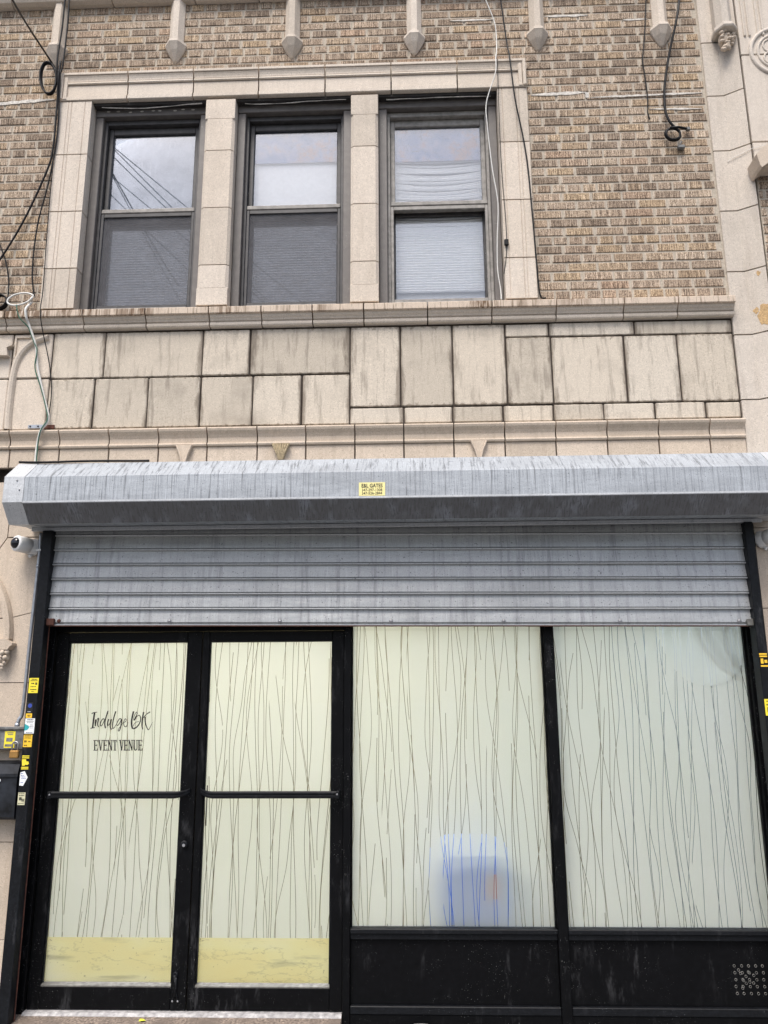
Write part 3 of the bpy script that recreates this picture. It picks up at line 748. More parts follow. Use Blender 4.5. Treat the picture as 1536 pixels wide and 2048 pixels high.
splay_patch(blob(.045, 4.43, .018, .022, 6), '').build('spalled_patch', SPALL, pr)
splay_patch(blob(.085, 4.70, .013, .018, 8), '').build('spalled_patch', SPALL, pr)
splay_patch(blob(.118, 4.28, .014, .03, 9), '').build('spalled_patch', SPALL, pr)
# pendant with carved leaves hanging on the pier
m = MB(); cx = 2.560
m.extr([(cx-.058, .0), (cx-.058, -.07), (cx-.025, -.115), (cx+.025, -.115), (cx+.058, -.08), (cx+.058, .0)], 6.715, 7.4, 2)
vs = []; fs = []; pf = [(-.058, 0), (-.062, -.07), (-.026, -.12), (.026, -.12), (.062, -.085), (.058, 0)]
for z, s_ in ((6.715, 1.0), (6.70, 1.22), (6.668, 1.30), (6.655, 1.25), (6.645, 1.02)):
    for px, py in pf: vs.append((cx+px*s_, py*s_, z))
for i in range(4):
    for k in range(6): k2 = (k+1) % 6; fs.append((i*6+k, i*6+k2, (i+1)*6+k2, (i+1)*6+k))
fs += [tuple(range(6)), tuple(range(24, 30))]; m.add(vs, fs); m.build('pier_pendant', STONE_G, pr)
m = MB(); r = random.Random(21)
m.ball((cx, -.07, 6.60), .052, 12, 8, (1, .9, 1.25))
for k in range(26):
    a = r.uniform(-2.6, -.5); h = r.uniform(-.10, .045); rad = .060*(1-max(0, -h)*4.5)
    m.ball((cx+math.cos(a)*rad, -.065+math.sin(a)*rad*.9, 6.60+h), r.uniform(.010, .021), 7, 5, (1, 1, .8))
m.build('carved_leaf_drop', STONE_L, pr, True)

# --- projecting bay beyond the pier
by = MB().box(2.66, 3.5, -.05, .30, 5.49, 7.7).build('projecting_bay', MORTAR_D, BLD)
for a, b in ((5.49, 5.722), (5.722, 6.46), (6.46, 7.5)):
    MB().box(2.660, 3.45, -.080, 0, a+.004, b-.004, .004).build('bay_stone', STONE_G, by)
m = MB()
for rad, wd in ((.20, .016), (.15, .010)):
    m.tube([(2.93+rad*math.cos(a), -.080, 6.48+rad*math.sin(a)) for a in [math.pi*2*i/40 for i in range(41)]], wd, 8)
for k in range(4):
    a0 = math.pi/4+k*math.pi/2; c = (2.93+.075*math.cos(a0), 6.48+.075*math.sin(a0))
    m.tube([(c[0]+.055*math.cos(a), -.080, c[1]+.055*math.sin(a)) for a in [math.pi*2*i/20 for i in range(21)]], .008, 6)
m.build('carved_roundel', STONE_G, by, True)
m = MB()
for x in (2.70, 2.735, 2.80, 2.835): m.box(x-.008, x+.008, -.092, -.07, 6.62, 7.5, .004)
m.build('reeded_moulding', STONE_G, by)
m = MB(); m.extr([(2.60, 5.505), (2.70, 5.605), (3.4, 5.605), (3.4, 5.44), (2.68, 5.44), (2.625, 5.40), (2.615, 5.42)], -.24, -.081, 1)
m.build('bay_corbel', STONE_L, by)

# --- ground floor stone walls either side of the shop front
def polystone(pts, mat, parent, y=.012, name='wall_stone'):
    c = [sum(p[0] for p in pts)/len(pts), sum(p[1] for p in pts)/len(pts)]
    out = []
    for p in pts:
        d = math.hypot(p[0]-c[0], p[1]-c[1]); k = 1-.0045/d; out.append((c[0]+(p[0]-c[0])*k, c[1]+(p[1]-c[1])*k))
    return MB().extr(out, y, y+.10, 1).build(name, mat, parent)
lw = MB().box(-3.5, -2.222, .03, .40, 0, 3.395).build('ground_floor_wall', MORTAR_D, BLD)
for pts in ([(-3.4, 0), (-2.224, 0), (-2.224, .46), (-3.4, .46)], [(-3.4, .46), (-2.224, .46), (-2.224, 1.006), (-3.4, 1.006)],
            [(-3.4, 1.006), (-2.224, 1.006), (-2.224, 1.966), (-3.4, 1.966)],
            [(-3.4, 1.966), (-2.224, 1.966), (-2.224, 2.432), (-2.45, 2.378), (-3.4, 2.36)],
            [(-2.45, 2.378), (-2.224, 2.432), (-2.224, 2.918), (-2.52, 2.918), (-2.62, 2.76), (-2.62, 2.38)],
            [(-2.52, 2.918), (-2.224, 2.918), (-2.224, 3.39), (-2.52, 3.39)],
            [(-3.4, 2.36), (-2.62, 2.38), (-2.62, 2.76), (-2.52, 2.918), (-2.52, 3.39), (-3.4, 3.39)]):
    polystone(pts, STONE_L, lw)
# arch moulding, capital and leaf drop at the left edge
acx, acz = -2.95, 2.24; m = MB(); vs = []; fs = []; ns = 20
for i in range(ns+1):
    a = math.radians(75*i/ns)
    for (rr, y) in ((.475, .03), (.475, -.004), (.49, -.035), (.505, -.04), (.528, -.03), (.536, .0), (.536, .03)):
        vs.append((acx+rr*math.cos(a), y, acz+rr*math.sin(a)*1.15))
for i in range(ns):
    for k in range(7): k2 = (k+1) % 7; fs.append((i*7+k, i*7+k2, (i+1)*7+k2, (i+1)*7+k))
fs += [tuple(range(7))]; m.add(vs, fs)
m.build('arch_moulding', STONE_L, lw, False)
m = MB(); m.extr([(-2.52, 2.240), (-2.425, 2.240), (-2.415, 2.228), (-2.388, 2.214), (-2.386, 2.200), (-2.400, 2.192), (-2.412, 2.172), (-2.52, 2.170)], -.055, .02, 1); m.build('carved_capital', STONE_L, lw)
m = MB(); r = random.Random(4); m.ball((-2.455, -.01, 2.125), .045, 10, 8, (.9, .8, 1.1))
for k in range(22):
    h = r.uniform(-.075, .04); rad = .044*(1-max(0, -h)*6); a = r.uniform(-2.9, -.2)
    m.ball((-2.455+rad*math.cos(a), -.015+rad*math.sin(a)*.8, 2.125+h), r.uniform(.009, .018), 7, 5)
m.build('carved_leaf_drop', STONE_L, lw, True)
rw = MB().box(2.375, 3.4, .03, .40, 0, 3.395).build('ground_floor_wall', MORTAR_D, BLD)
for a, b in ((0, .46), (.46, 1.006), (1.006, 1.62), (1.62, 2.40), (2.40, 2.92), (2.92, 3.39)):
    polystone([(2.377, a), (3.3, a), (3.3, b), (2.377, b)], STONE_L, rw)
MB().box(-2.222, 2.375, .02, .30, 2.47, 3.395).build('shop_lintel', MORTAR_D, BLD)

# --- shop front: fixed frame, doors, windows
fr = MB()
fr.box(-2.222, -2.154, .05, .19, 0, 2.47, .003)           # left jamb
fr.box(-2.236, -2.2225, -.004, .19, 0, 2.93, .002)
fr.box(-2.154, -.216, .05, .19, 2.352, 2.47, .003)        # door head
fr.box(-2.154, -.262, .072, .19, 2.290, 2.3515, .003)
fr.box(-.260, -.216, .05, .19, 0, 2.3515, .003)           # post between doors and windows
fr.box(1.018, 1.078, .05, .19, .0, 2.46, .003)            # mullion
fr.box(2.300, 2.3745, .05, .19, 0, 2.47, .003)            # right jamb
fr.box(-.2155, 2.2995, .055, .19, 2.44, 2.4695, .003)
SHOP = fr.build('shop_front_frame', BLACK, BLD)

def push_bar(x0, x1, bend_left):
    m = MB(); z = 1.279; n = 12; pts = []
    e = x0 if bend_left else x1
    pts = [(x0, x1)]
    prof = [(.0, -.021), (-.012, -.021), (-.018, -.014), (-.018, -.004), (-.013, 0), (-.018, .004), (-.018, .014), (-.012, .021), (.0, .021)]
    a, b = (x0+.09, x1-.02) if bend_left else (x0+.02, x1-.09)
    # main bar
    m.extr([(.030+p[0], z+p[1]) for p in prof], a, b, 0)
    # curved end running back into the meeting stile, straight bracket at the hinge stile
    s_ = -1 if bend_left else 1; st = a if bend_left else b; vs = []; fs = []; N = 6
    for i in range(N+1):
        t = i/N; x = st+s_*.09*t; yo = .052*(t*t); zo = .018*t*t; k = 1-.25*t
        for p in prof: vs.append((x, .030+yo+p[0], z+zo+p[1]*k))
    q = len(prof)
    for i in range(N):
        for k in range(q): k2 = (k+1) % q; fs.append((i*q+k, i*q+k2, (i+1)*q+k2, (i+1)*q+k))
    fs += [tuple(range(q)), tuple(range(N*q, (N+1)*q))]; m.add(vs, fs)
    ex = b if bend_left else a
    m.box(min(ex, ex-s_*.022), max(ex, ex-s_*.022), .008, .082, z-.022, z+.022, .004)
    return m
def door(x0, x1, g0, g1, left):
    m = MB(); y0, y1 = .080, .128
    m.box(x0, g0, y0, y1, .062, 2.286, .003); m.box(g1, x1, y0, y1, .062, 2.286, .003)
    m.box(g0+.0005, g1-.0005, y0+.001, y1-.001, 2.224, 2.285, .003); m.box(g0+.0005, g1-.0005, y0+.001, y1-.001, .063, .186, .003)
    d = m.build('door', BLACK, BLD, label='black framed glass door with lettering on its film' if left else 'black framed glass door without lettering')
    b = MB()
    b.extr([(.082, .186), (.082, .192), (.112, .204), (.112, .186)], g0+.001, g1-.001, 0)
    b.build('glazing_bead', BEAD, d)
    for bb in ((g0+.0005, g0+.007, .096, .112, .204, 2.2235), (g1-.007, g1-.0005, .096, .112, .204, 2.2235), (g0+.007, g1-.007, .096, .112, 2.217, 2.2235)): MB().box(*bb).build('glazing_bead', BLACK2, d)
    MB().box(g0+.001, g1-.001, .112, .118, .187, 2.2235).build('pane', GLASS_S, d)
    MB().sheet(g0+.001, g1-.001, .1206, .446, 2.2235).build('privacy_film', FILM, d)
    MB().sheet(g0+.001, g1-.001, .1255, .187, .4455).build('floor_view_panel', MARBLE, d)  # upright panel added in place of the lit marble floor inside
    pb = push_bar((x0+.05 if left else x0+.03), (x1-.03 if left else x1-.02), not left).build('push_bar', BLACK2, d)
    sx = x0+.062 if left else x1-.032
    MB().lathe([(.0, 0), (.006, 0), (.007, .003), (.004, .005)], (sx, .0125, 1.282), (0, -1, 0), 10).build('screw', STEEL, d)
    return d
D1 = door(-2.150, -1.1915, -2.074, -1.286, True)
D2 = door(-1.1865, -.2625, -1.142, -.338, False)
m = MB(); m.lathe([(.0, 0), (.021, 0), (.023, .006), (.021, .016), (.015, .018), (.0, .018)], (-1.243, .080, .985), (0, -1, 0), 20); lk = m.build('lock_cylinder', BLACK2, D1, True)
MB().lathe([(.0, 0), (.009, 0), (.009, .003), (.0, .003)], (-1.243, .0605, .981), (0, -1, 0), 16).build('keyway', STEEL, lk)
m = MB(); m.lathe([(.007, 0), (.015, 0), (.017, .004), (.015, .012), (.009, .014), (.007, .008)], (-1.258, .079, .255), (-.2, -1, .15), 16)
m.tube([(-1.258, .072, .245), (-1.252, .074, .19), (-1.256, .076, .14)], [.012, .006, .010], 8); m.tube([(-1.254, .076, .17), (-1.270, .076, .115)], .005, 6); m.tube([(-1.254, .076, .17), (-1.238, .076, .115)], .005, 6)
m.build('foot_bolt', BLACK2, D1, True)
m = MB(); 
for dx in (-.016, .016): m.ball((-1.254+dx, .074, .114), .006, 8, 6)
m.build('bolt_screw', STEEL, D1, True)
MB().box(-1.129, -1.123, .1185, .1202, 1.085, 1.325).build('inside_pull_edge', INK, D2)

# lettering on the left door, drawn as brush strokes
def L2(u, v):
    px, py = 170+u/10.24, 1410+v/10.24
    return (-1.907+(px-182)*.00327+(py-1425)*.00023, 1.776-(py-1425)*.00314)
K = .000319
def strokes(lst, y, n=5):
    m = MB()
    for pts, wd in lst:
        q = sp2([L2(*p) for p in pts], n) if len(pts) > 2 else [L2(*p) for p in pts]
        if isinstance(wd, tuple):
            ws = [K*(wd[0]+(wd[1]-wd[0])*i/(len(q)-1)) for i in range(len(q))]
        else: ws = K*wd
        m.ribbon(q, ws, y); y -= .00002
    return m
SCRIPT = [([(146, 182), (180, 160), (258, 148)], (20, 12)), ([(206, 152), (185, 310), (165, 470)], (36, 32)), ([(122, 478), (165, 470), (212, 464)], (16, 14)),
 ([(230, 296), (222, 360), (224, 432)], (24, 28)), ([(224, 420), (252, 310), (282, 272), (298, 292)], (12, 18)), ([(292, 280), (272, 360), (274, 420), (294, 450)], (26, 18)),
 ([(410, 296), (372, 288), (336, 345), (324, 408), (342, 430), (376, 384), (412, 300)], (20, 14)), ([(482, 122), (436, 270), (414, 380), (430, 478)], (26, 26)),
 ([(492, 290), (474, 370), (474, 434)], (26, 26)), ([(474, 432), (512, 388), (546, 306)], 12), ([(552, 294), (526, 390), (528, 465), (550, 496), (574, 470)], (28, 14)),
 ([(640, 132), (598, 270), (576, 390), (580, 466), (602, 474), (646, 404)], (28, 10)),
 ([(752, 296), (720, 284), (680, 340), (658, 398), (678, 422), (720, 370), (756, 296)], (18, 14)), ([(760, 286), (750, 390), (732, 480), (708, 532), (690, 524), (702, 484), (790, 374)], (26, 9)),
 ([(786, 366), (838, 344), (852, 304), (832, 288), (806, 338), (804, 408), (830, 448), (864, 430), (886, 358)], (12, 16)),
 ([(1004, 134), (966, 310), (964, 420), (984, 492)], (34, 30)), ([(1004, 318), (1012, 250), (1040, 180), (1072, 150), (1076, 186), (1040, 262), (1014, 322)], (10, 20)),
 ([(1022, 320), (1080, 232), (1128, 222), (1148, 290), (1122, 384), (1060, 460), (994, 490)], (12, 28)), ([(986, 440), (1044, 362), (1112, 344)], (10, 10)),
 ([(1210, 150), (1182, 300), (1174, 420), (1186, 504)], (30, 22)), ([(1344, 148), (1262, 200), (1192, 280)], (22, 12)), ([(1236, 246), (1246, 380), (1276, 470), (1304, 512), (1340, 458), (1388, 358)], (26, 8))]
strokes(SCRIPT, .1115).build('script_lettering', INK, D1)
def cap(ch, u0, u1, v0=716, v1=926):
    w_ = u1-u0; T, t = 24, 15; o = []
    mid = (v0+v1)/2
    if ch == 'E':
        s_ = u0+w_*.28; o = [([(s_, v0), (s_, v1)], T), ([(u0, v0+7), (u1, v0+7)], t), ([(s_, mid), (u1-w_*.18, mid)], t), ([(u0, v1-7), (u1, v1-7)], t), ([(u1-5, v0), (u1-5, v0+44)], 11), ([(u1-5, v1-44), (u1-5, v1)], 11), ([(u1-w_*.2, mid-20), (u1-w_*.2, mid+20)], 10)]
    if ch == 'V':
        o = [([(u0+w_*.22, v0), (u0+w_*.54, v1)], T), ([(u0+w_*.82, v0), (u0+w_*.54, v1)], 13), ([(u0, v0+6), (u0+w_*.45, v0+6)], 13), ([(u0+w_*.64, v0+6), (u1, v0+6)], 13)]
    if ch == 'N':
        a, b = u0+w_*.24, u1-w_*.18; o = [([(a, v0), (a, v1)], 14), ([(a, v0), (b, v1)], T), ([(b, v0), (b, v1)], 14), ([(u0, v0+6), (a, v0+6)], 13), ([(u0, v1-6), (u0+w_*.46, v1-6)], 13), ([(b-w_*.2, v0+6), (u1, v0+6)], 13)]
    if ch == 'T':
        c = (u0+u1)/2; o = [([(c, v0), (c, v1)], T), ([(u0, v0+7), (u1, v0+7)], t), ([(u0+5, v0), (u0+5, v0+46)], 11), ([(u1-5, v0), (u1-5, v0+46)], 11), ([(c-26, v1-6), (c+26, v1-6)], 13)]
    if ch == 'U':
        a, b = u0+w_*.24, u1-w_*.18; o = [([(a, v0), (a, v1-60), (a+w_*.12, v1-14), ((a+b)/2, v1-8), (b-w_*.1, v1-18), (b, v1-60), (b, v0)], (T, 14)), ([(u0, v0+6), (u0+w_*.46, v0+6)], 13), ([(b-w_*.2, v0+6), (u1, v0+6)], 13)]
    return o
ev = []
for ch, a, b in (('E', 186, 272), ('V', 276, 384), ('E', 378, 464), ('N', 466, 576), ('T', 582, 662), ('V', 706, 806), ('E', 800, 884), ('N', 884, 990), ('U', 990, 1088), ('E', 1086, 1178)): ev += cap(ch, a, b)
strokes(ev, .1114).build('event_venue_lettering', INK, D1)

def shop_window(x0, x1, label):
    m = MB()
    m.box(x0+.0005, x1-.0005, .052, .15, .488, .516, .004); m.box(x0+.0005, x1-.0005, .066, .15, .455, .4875, .003)
    wnd = m.build('shop_window', BLACK2, BLD, label=label)
    for bb in ((x0+.0005, x0+.010), (x1-.010, x1-.0005)): MB().box(*bb, .085, .112, .5165, 2.439, .001).build('glazing_bead', BLACK, wnd)
    MB().box(x0+.001, x1-.001, .113, .119, .5165, 2.439).build('pane', GLASS_S, wnd)
    MB().sheet(x0+.001, x1-.001, .1216, .5165, 2.439).build('privacy_film', FILM, wnd)
    bp = MB().box(x0+.0005, x1-.0005, .090, .15, .1005, .4545, .002).build('bulkhead_panel', BLACK, wnd)
    MB().box(x0+.0005, x1-.0005, .060, .15, .056, .100, .004).build('bottom_rail', BLACK2, wnd)
    MB().box(x0+.0005, x1-.0005, .066, .15, .002, .0555, .002).build('base_board', BLACK, wnd)
    return wnd, bp
W1, BP1 = shop_window(-.2155, 1.0175, 'frosted shop window with a blue blur low behind it')
W2, BP2 = shop_window(1.0785, 2.2995, 'frosted shop window with vent holes in its black base panel')
m = MB(); hs = [(2.040, .318), (2.080, .318), (2.120, .319), (2.163, .320), (2.203, .320)]
gridp = [(2.040+.0405*i, .318-.0365*j) for j in range(5) for i in range(5)] + [(2.062, .296), (2.072, .278), (2.102, .262), (2.118, .285), (2.086, .240), (2.075, .200), (2.140, .228), (2.145, .268), (2.120, .232), (2.098, .226)]
for (x, z) in gridp:
    x += random.uniform(-.002, .002)
    MB().tube([(x+.0068*math.cos(2*math.pi*q/12), .0896, z+.0068*math.sin(2*math.pi*q/12)) for q in range(13)], .0014, 5).build('vent_hole', BEAD, W2)

# --- interior seen through the clear lines of the film
room = MB()
room.box(-2.6, 2.45, 4.2, 4.3, -.02, 3.0); room.box(-2.7, -2.6, .30, 4.2, -.02, 3.0); room.box(-2.7, 2.55, .301, 4.3, 3.001, 3.05)
struct(room.build('interior_wall', INT_W))
struct(MB().box(2.45, 2.55, .20, 4.2, -.02, 3.0).build('interior_side_wall', INT_B))
struct(MB().box(-2.6, 2.45, .155, 4.2, -.02, .050).build('interior_floor', INT_F))
for k, (x, y) in enumerate(((-1.75, 1.35), (-.35, 1.35), (-1.75, 2.9), (-.35, 2.9), (.75, 2.9), (1.80, 1.2), (1.80, 2.6))):
    cool = k > 4
    t = thing('ceiling_light', (x, y, 2.95), ('added cool white' if cool else 'warm') + ' ceiling light panel inside the shop, glowing through the frosted film', 'ceiling light', 'ceiling lights in the shop')
    w_ = .45 if cool else .60
    MB().box(x-w_-.02, x+w_+.02, y-.17, y+.17, 2.965, 3.0, .004).build('frame', WPLAST, t)
    MB().box(x-w_, x+w_, y-.15, y+.15, 2.955, 2.9645).build('diffuser', LAMP_C if cool else LAMP, t)
m = MB()
ring = [(2.06+.30*math.cos(a)*(1+.06*math.sin(3*a)), 2.28+.36*math.sin(a)*(1 if math.sin(a) < 0 else .45)) for a in [2*math.pi*i/28 for i in range(28)]]
ring = [(min(x, 2.295), min(z, 2.43)) for x, z in ring]
m.add([(x, .131+.02*(2.43-z)*(x-1.7), z) for x, z in ring], [tuple(range(len(ring)))])  # added sheet, shaped to give the pale bluish glare in the corner
tag(m.build('glare_sheet', PALEB), 'added pale bluish sheet standing in for glare behind the corner of the frosted shop window', 'sheet')
bl = thing('blue_water_jug', (.57, .30, .05), 'blue rounded jug blurred behind the frosted shop window', 'jug')
m = MB(); vs = []; fs = []; rings = [(.05, .92), (.07, 1.0), (.80, 1.0), (.90, .97), (.955, .86), (.985, .62), (.995, .3)]; ns = 32
for z, k in rings:
    for q in range(ns):
        a = 2*math.pi*q/ns; ca, sa = math.cos(a), math.sin(a)
        vs.append((.525+.26*k*math.copysign(abs(ca)**.5, ca), .35+.195*k*math.copysign(abs(sa)**.45, sa), z))
for i in range(len(rings)-1):
    for q in range(ns): q2 = (q+1) % ns; fs.append((i*ns+q, i*ns+q2, (i+1)*ns+q2, (i+1)*ns+q))
fs += [tuple(range(ns)), tuple(range((len(rings)-1)*ns, len(rings)*ns))]
m.add(vs, fs); m.build('body', BLUE, bl, True)
MB().box(.61, .69, .1475, .1545, .66, .80, .003).build('label_patch', RED, bl)
for k, pts in enumerate(([(2.05, .20, 2.44), (2.08, .18, 2.25), (2.15, .17, 2.12), (2.27, .165, 2.05)], [(1.98, .19, 2.44), (2.03, .17, 2.22), (2.14, .16, 2.06), (2.26, .155, 1.98)], [(2.26, .16, 2.36), (2.19, .158, 2.28), (2.185, .158, 2.16), (2.25, .16, 2.08)])):
    tag(MB().tube(pts, .007, 8, 6).build('hanging_cord', RUBBER, None, True), ('dark cord looping down behind the frosted window corner, uppermost loop', 'dark cord drooping behind the frosted window corner, lowest loop', 'short dark cord curling behind the frosted window edge')[k], 'cord', 'cords behind the shop window')

# --- stone step under the doors
st = MB()
st.extr([(.160, .0), (.160, .049), (.062, .049), (.0, .040), (-.11, .030), (-.14, .018), (-.142, .0)], -2.30, -.262, 0)
STEP = tag(st.build('door_step', GRANITE), 'rough brown stone step below the glass doors', 'step')
MB().extr([(.149, .0495), (.149, .061), (.050, .058), (.030, .047), (.029, .0445), (.062, .0495)], -2.153, -.263, 0).build('painted_saddle', WPAINT, STEP)
m = MB(); n = 14
m.add([(.02+.055*math.cos(2*math.pi*i/n)*(1+.15*math.sin(3*i)), .02+.03*math.sin(2*math.pi*i/n), .0) for i in range(n)] + [(.24*0+.02+.03*math.cos(2*math.pi*i/n), .02+.018*math.sin(2*math.pi*i/n), .028) for i in range(n)] + [(.02, .02, .033)], [(i, (i+1) % n, n+(i+1) % n, n+i) for i in range(n)] + [(n+i, n+(i+1) % n, 2*n) for i in range(n)])
me_off = Vector((.20, 0.0, .0)); m.v = [(v[0]*1.6+.17, v[1]-.02, v[2]) for v in m.v]
tag(m.build('cement_lump', CONC, None, True), 'flattened grey cement lump at the foot of the shop front', 'lump')
m = MB(); m.add([(-1.432, -.03, .043), (-1.405, -.035, .049), (-1.392, -.022, .044), (-1.408, -.008, .047), (-1.43, -.012, .050), (-1.415, -.021, .054)], [(0, 1, 5), (1, 2, 5), (2, 3, 5), (3, 4, 5), (4, 0, 5)])
tag(m.build('fallen_leaf', LEAFM), 'small bright yellow leaf lying on the brown step', 'leaf')

# ------------------------------------------------------------------ roller shutter
SH = thing('roller_shutter', (0, -.1, 0), 'grey galvanised roller shutter rolled partly down over the shop front', 'shutter')
HP = [(.008, 3.352), (-.262, 3.345), (-.42, 3.213), (-.42, 3.052), (-.31, 2.937), (-.085, 2.966), (-.07, 2.985), (.008, 2.985)]
HX0, HX1 = -2.352, 2.50
hood = MB().extr(HP, HX0+.128, HX1-.128, 0).build('hood', GALV, SH)
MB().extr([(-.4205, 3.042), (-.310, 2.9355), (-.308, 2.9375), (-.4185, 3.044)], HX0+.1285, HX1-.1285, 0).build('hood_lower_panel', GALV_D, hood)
for a, b in ((HX0, HX0+.1275), (HX1-.1275, HX1)):
    m = MB(); m.extr([(.008, 3.354), (-.263, 3.347), (-.422, 3.2145), (-.422, 3.0505), (-.311, 2.9325), (-.085, 2.9635), (.008, 2.9635)], a, b, 0); m.build('hood_end_plate', GALV_B, SH)
m = MB()
for x in (-2.27, 2.42):
    for z in (3.19, 3.13): MB().ball((x+(.02 if z < 3.15 else 0), -.423, z), .006, 8, 6).build('rivet', STEEL, SH, True)
MB().box(-.06-.0006, -.06+.0006, -.4212, -.42, 3.054, 3.211).build('hood_seam', MORTAR_D, hood)
MB().extr([(-.4225, 3.058), (-.4225, 3.047), (-.419, 3.043), (-.415, 3.0445), (-.4195, 3.052)], HX0+.1285, HX1-.1285, 0).build('hood_edge_lip', GALV_B, hood)
MB().box(-2.316, 2.42, -.084, -.062, 2.9385, 2.9630, .002).build('trim_strip', GALV_B, SH)
tilt = math.radians(.48)
CW0, CW1 = -2.19, 2.318
SLP = [(.0, 0), (-.001, 0), (-.0015, -.006), (-.005, -.026), (-.010, -.052), (-.0135, -.072), (-.0145, -.079), (-.012, -.0825), (-.002, -.0835), (-.001, -.0964), (.0, -.0964)]
HS = .0965
ROLL = [(-.0015, -.0862), (-.015, -.0866), (-.021, -.0885), (-.023, -.0915), (-.021, -.0945), (-.014, -.0962), (-.0015, -.0963)]
roll_me = MB().extr(ROLL, CW0, CW1, 0).mesh('slat_roll', GALV_B)
slat_me = MB().extr([(y, z) for y, z in SLP], CW0, CW1, 0).mesh('slat', GALV_S)
for i in range(7):
    o = place('slat', slat_me, (0, -.038, 2.985-HS*i), SH); o.rotation_euler = (0, tilt, 0)
    if i < 6: place('slat_roll', roll_me, (0, -.038, 2.985-HS*i), o)
zb = 2.985-HS*7+.094                             # top of the bottom slat sits inside the bar
m = MB(); m.extr([(.0, -.004), (-.011, -.006), (-.013, -.02), (-.013, -.082), (-.017, -.0845), (-.017, -.088), (.0, -.088)], CW0, CW1, 0)
zb = 2.985-HS*6-.0965+.002
# last (seventh) slat carries the bolts and a rusty angle
m = MB(); m.extr([(.004, -.0965), (-.020, -.0965), (-.0205, -.0995), (.004, -.0995)], CW0, CW1, 0)
o = place('bottom_edge', m.mesh('bottom_edge', GALV_B), (0, -.038, 2.985-HS*6), SH); o.rotation_euler = (0, tilt, 0)
m = MB(); m.extr([(.012, -.100), (-.019, -.100), (-.019, -.106), (.012, -.106)], CW0, CW1, 0)
o = place('bottom_angle', m.mesh('bottom_angle', RUST), (0, -.038, 2.985-HS*6), SH); o.rotation_euler = (0, tilt, 0)
for i, x in enumerate((-2.094, -1.375, -.663, .046, .757, 1.485, 2.222)):
    b = MB().lathe([(.0, 0), (.013, 0), (.012, .005), (.007, .009), (.0, .010)], (0, 0, 0), (0, -1, 0), 14).mesh('bolt', RUST if i == 0 else STEEL, True)
    place('bolt', b, (x, -.051, 2.985-HS*6-.073-x*math.tan(tilt)), SH)
MB().box(-2.172, -2.118, -.075, -.052, 2.322, 2.366, .003).build('end_lock', RUST, SH)
MB().box(2.262, 2.302, -.075, -.052, 2.283, 2.325, .003).build('end_lock', BEAD, SH)
m = MB(); m.box(-2.235, -2.166, -.100, -.008, .0, 2.937, .003); gl_ = m.build('guide_rail', BLACK2, SH)
m = MB(); m.box(-2.1655, -2.160, -.034, -.026, .0, 2.32, .001); m.build('rusty_guide_lip', RUST, gl_)
m = MB(); m.box(2.298, 2.352, -.100, -.008, .0, 2.937, .003); gr_ = m.build('guide_rail', BLACK2, SH)
m = MB(); m.box(2.352, 2.3745, -.055, .01, .0, 2.937, .002); m.build('guide_back', BLACK, gr_)

# maker's sticker on the hood
def text_into(m, body, x, z, size, y, wscale=1.0, bold=0.0):
    cu = bpy.data.curves.new('t', 'FONT'); cu.body = body; cu.size = size; cu.offset = bold; cu.resolution_u = 3; cu.align_x = 'CENTER'
    ob = bpy.data.objects.new('t', cu); COL.objects.link(ob)
    dg = bpy.context.evaluated_depsgraph_get(); me = bpy.data.meshes.new_from_object(ob.evaluated_get(dg))
    m.add([(x+v.co.x*wscale, y, z+v.co.y) for v in me.vertices], [tuple(p.vertices) for p in me.polygons])
    bpy.data.objects.remove(ob); bpy.data.curves.remove(cu); bpy.data.meshes.remove(me)
stk = MB().box(-.135, .025, -.4232, -.4206, 3.060, 3.144).build('sticker', YELP, hood, label='pale yellow maker sticker with black lettering and phone numbers')
m = MB(); text_into(m, 'E&L GATES', -.055, 3.112, .0335, -.4237, .80, .0009)
text_into(m, '347-297-1308', -.055, 3.0885, .0235, -.4237, .95, .0004); text_into(m, '347-526-2844', -.055, 3.0675, .0235, -.4237, .95, .0004)
m.build('sticker_lettering', INK, SH)
# stickers on the guide rails; the print on them is too small to read
def sticker(x0, x1, z0, z1, mat, bars, rail, inkm=INK, shape=None, y=-.1012):
    m = MB()
    if shape: m.extr(shape, y, y+.0014, 1)
    else: m.box(x0, x1, y, y+.0014, z0, z1)
    o = m.build('sticker', mat, rail)
    b = MB(); r = random.Random(int(z0*1000)); y2 = y-.0004
    for (t0, t1, a0, a1) in bars:
        xx = x0+(x1-x0)*a0; xe = x0+(x1-x0)*a1; za = z1-(z1-z0)*t0; zb_ = z1-(z1-z0)*t1
        while xx < xe-.001:
            wl = min(xe-xx, r.uniform(.004, .012)); b.add([(xx, y2, za), (xx+wl, y2, za), (xx+wl, y2, zb_), (xx, y2, zb_)], [(0, 1, 2, 3)]); xx += wl+.0018
    return o, b
o, b = sticker(-2.228, -2.168, 1.899, 1.991, YEL, [(.06, .12, .25, .85), (.16, .21, .15, .9), (.32, .40, .25, .55), (.30, .46, .66, .88), (.55, .60, .2, .8), (.74, .80, .2, .85), (.88, .92, .3, .6)], gl_); b.build('sticker_print', INK, gl_)
o, b = sticker(-2.228, -2.190, 1.779, 1.842, INK, [(.88, .92, .2, .75)], gl_); b.build('sticker_print', WST, gl_)
MB().lathe([(.0, 0), (.013, 0), (.013, .0006), (.0, .0006)], (-2.2085, -.1013, 1.822), (0, -1, 0), 18).build('sticker_print', BLU2, gl_)
o, b = sticker(-2.229, -2.190, 1.748, 1.775, ORG, [(.3, .5, .25, .75), (.62, .75, .3, .7)], gl_, y=-.1016); b.build('sticker_print', RUST, gl_)
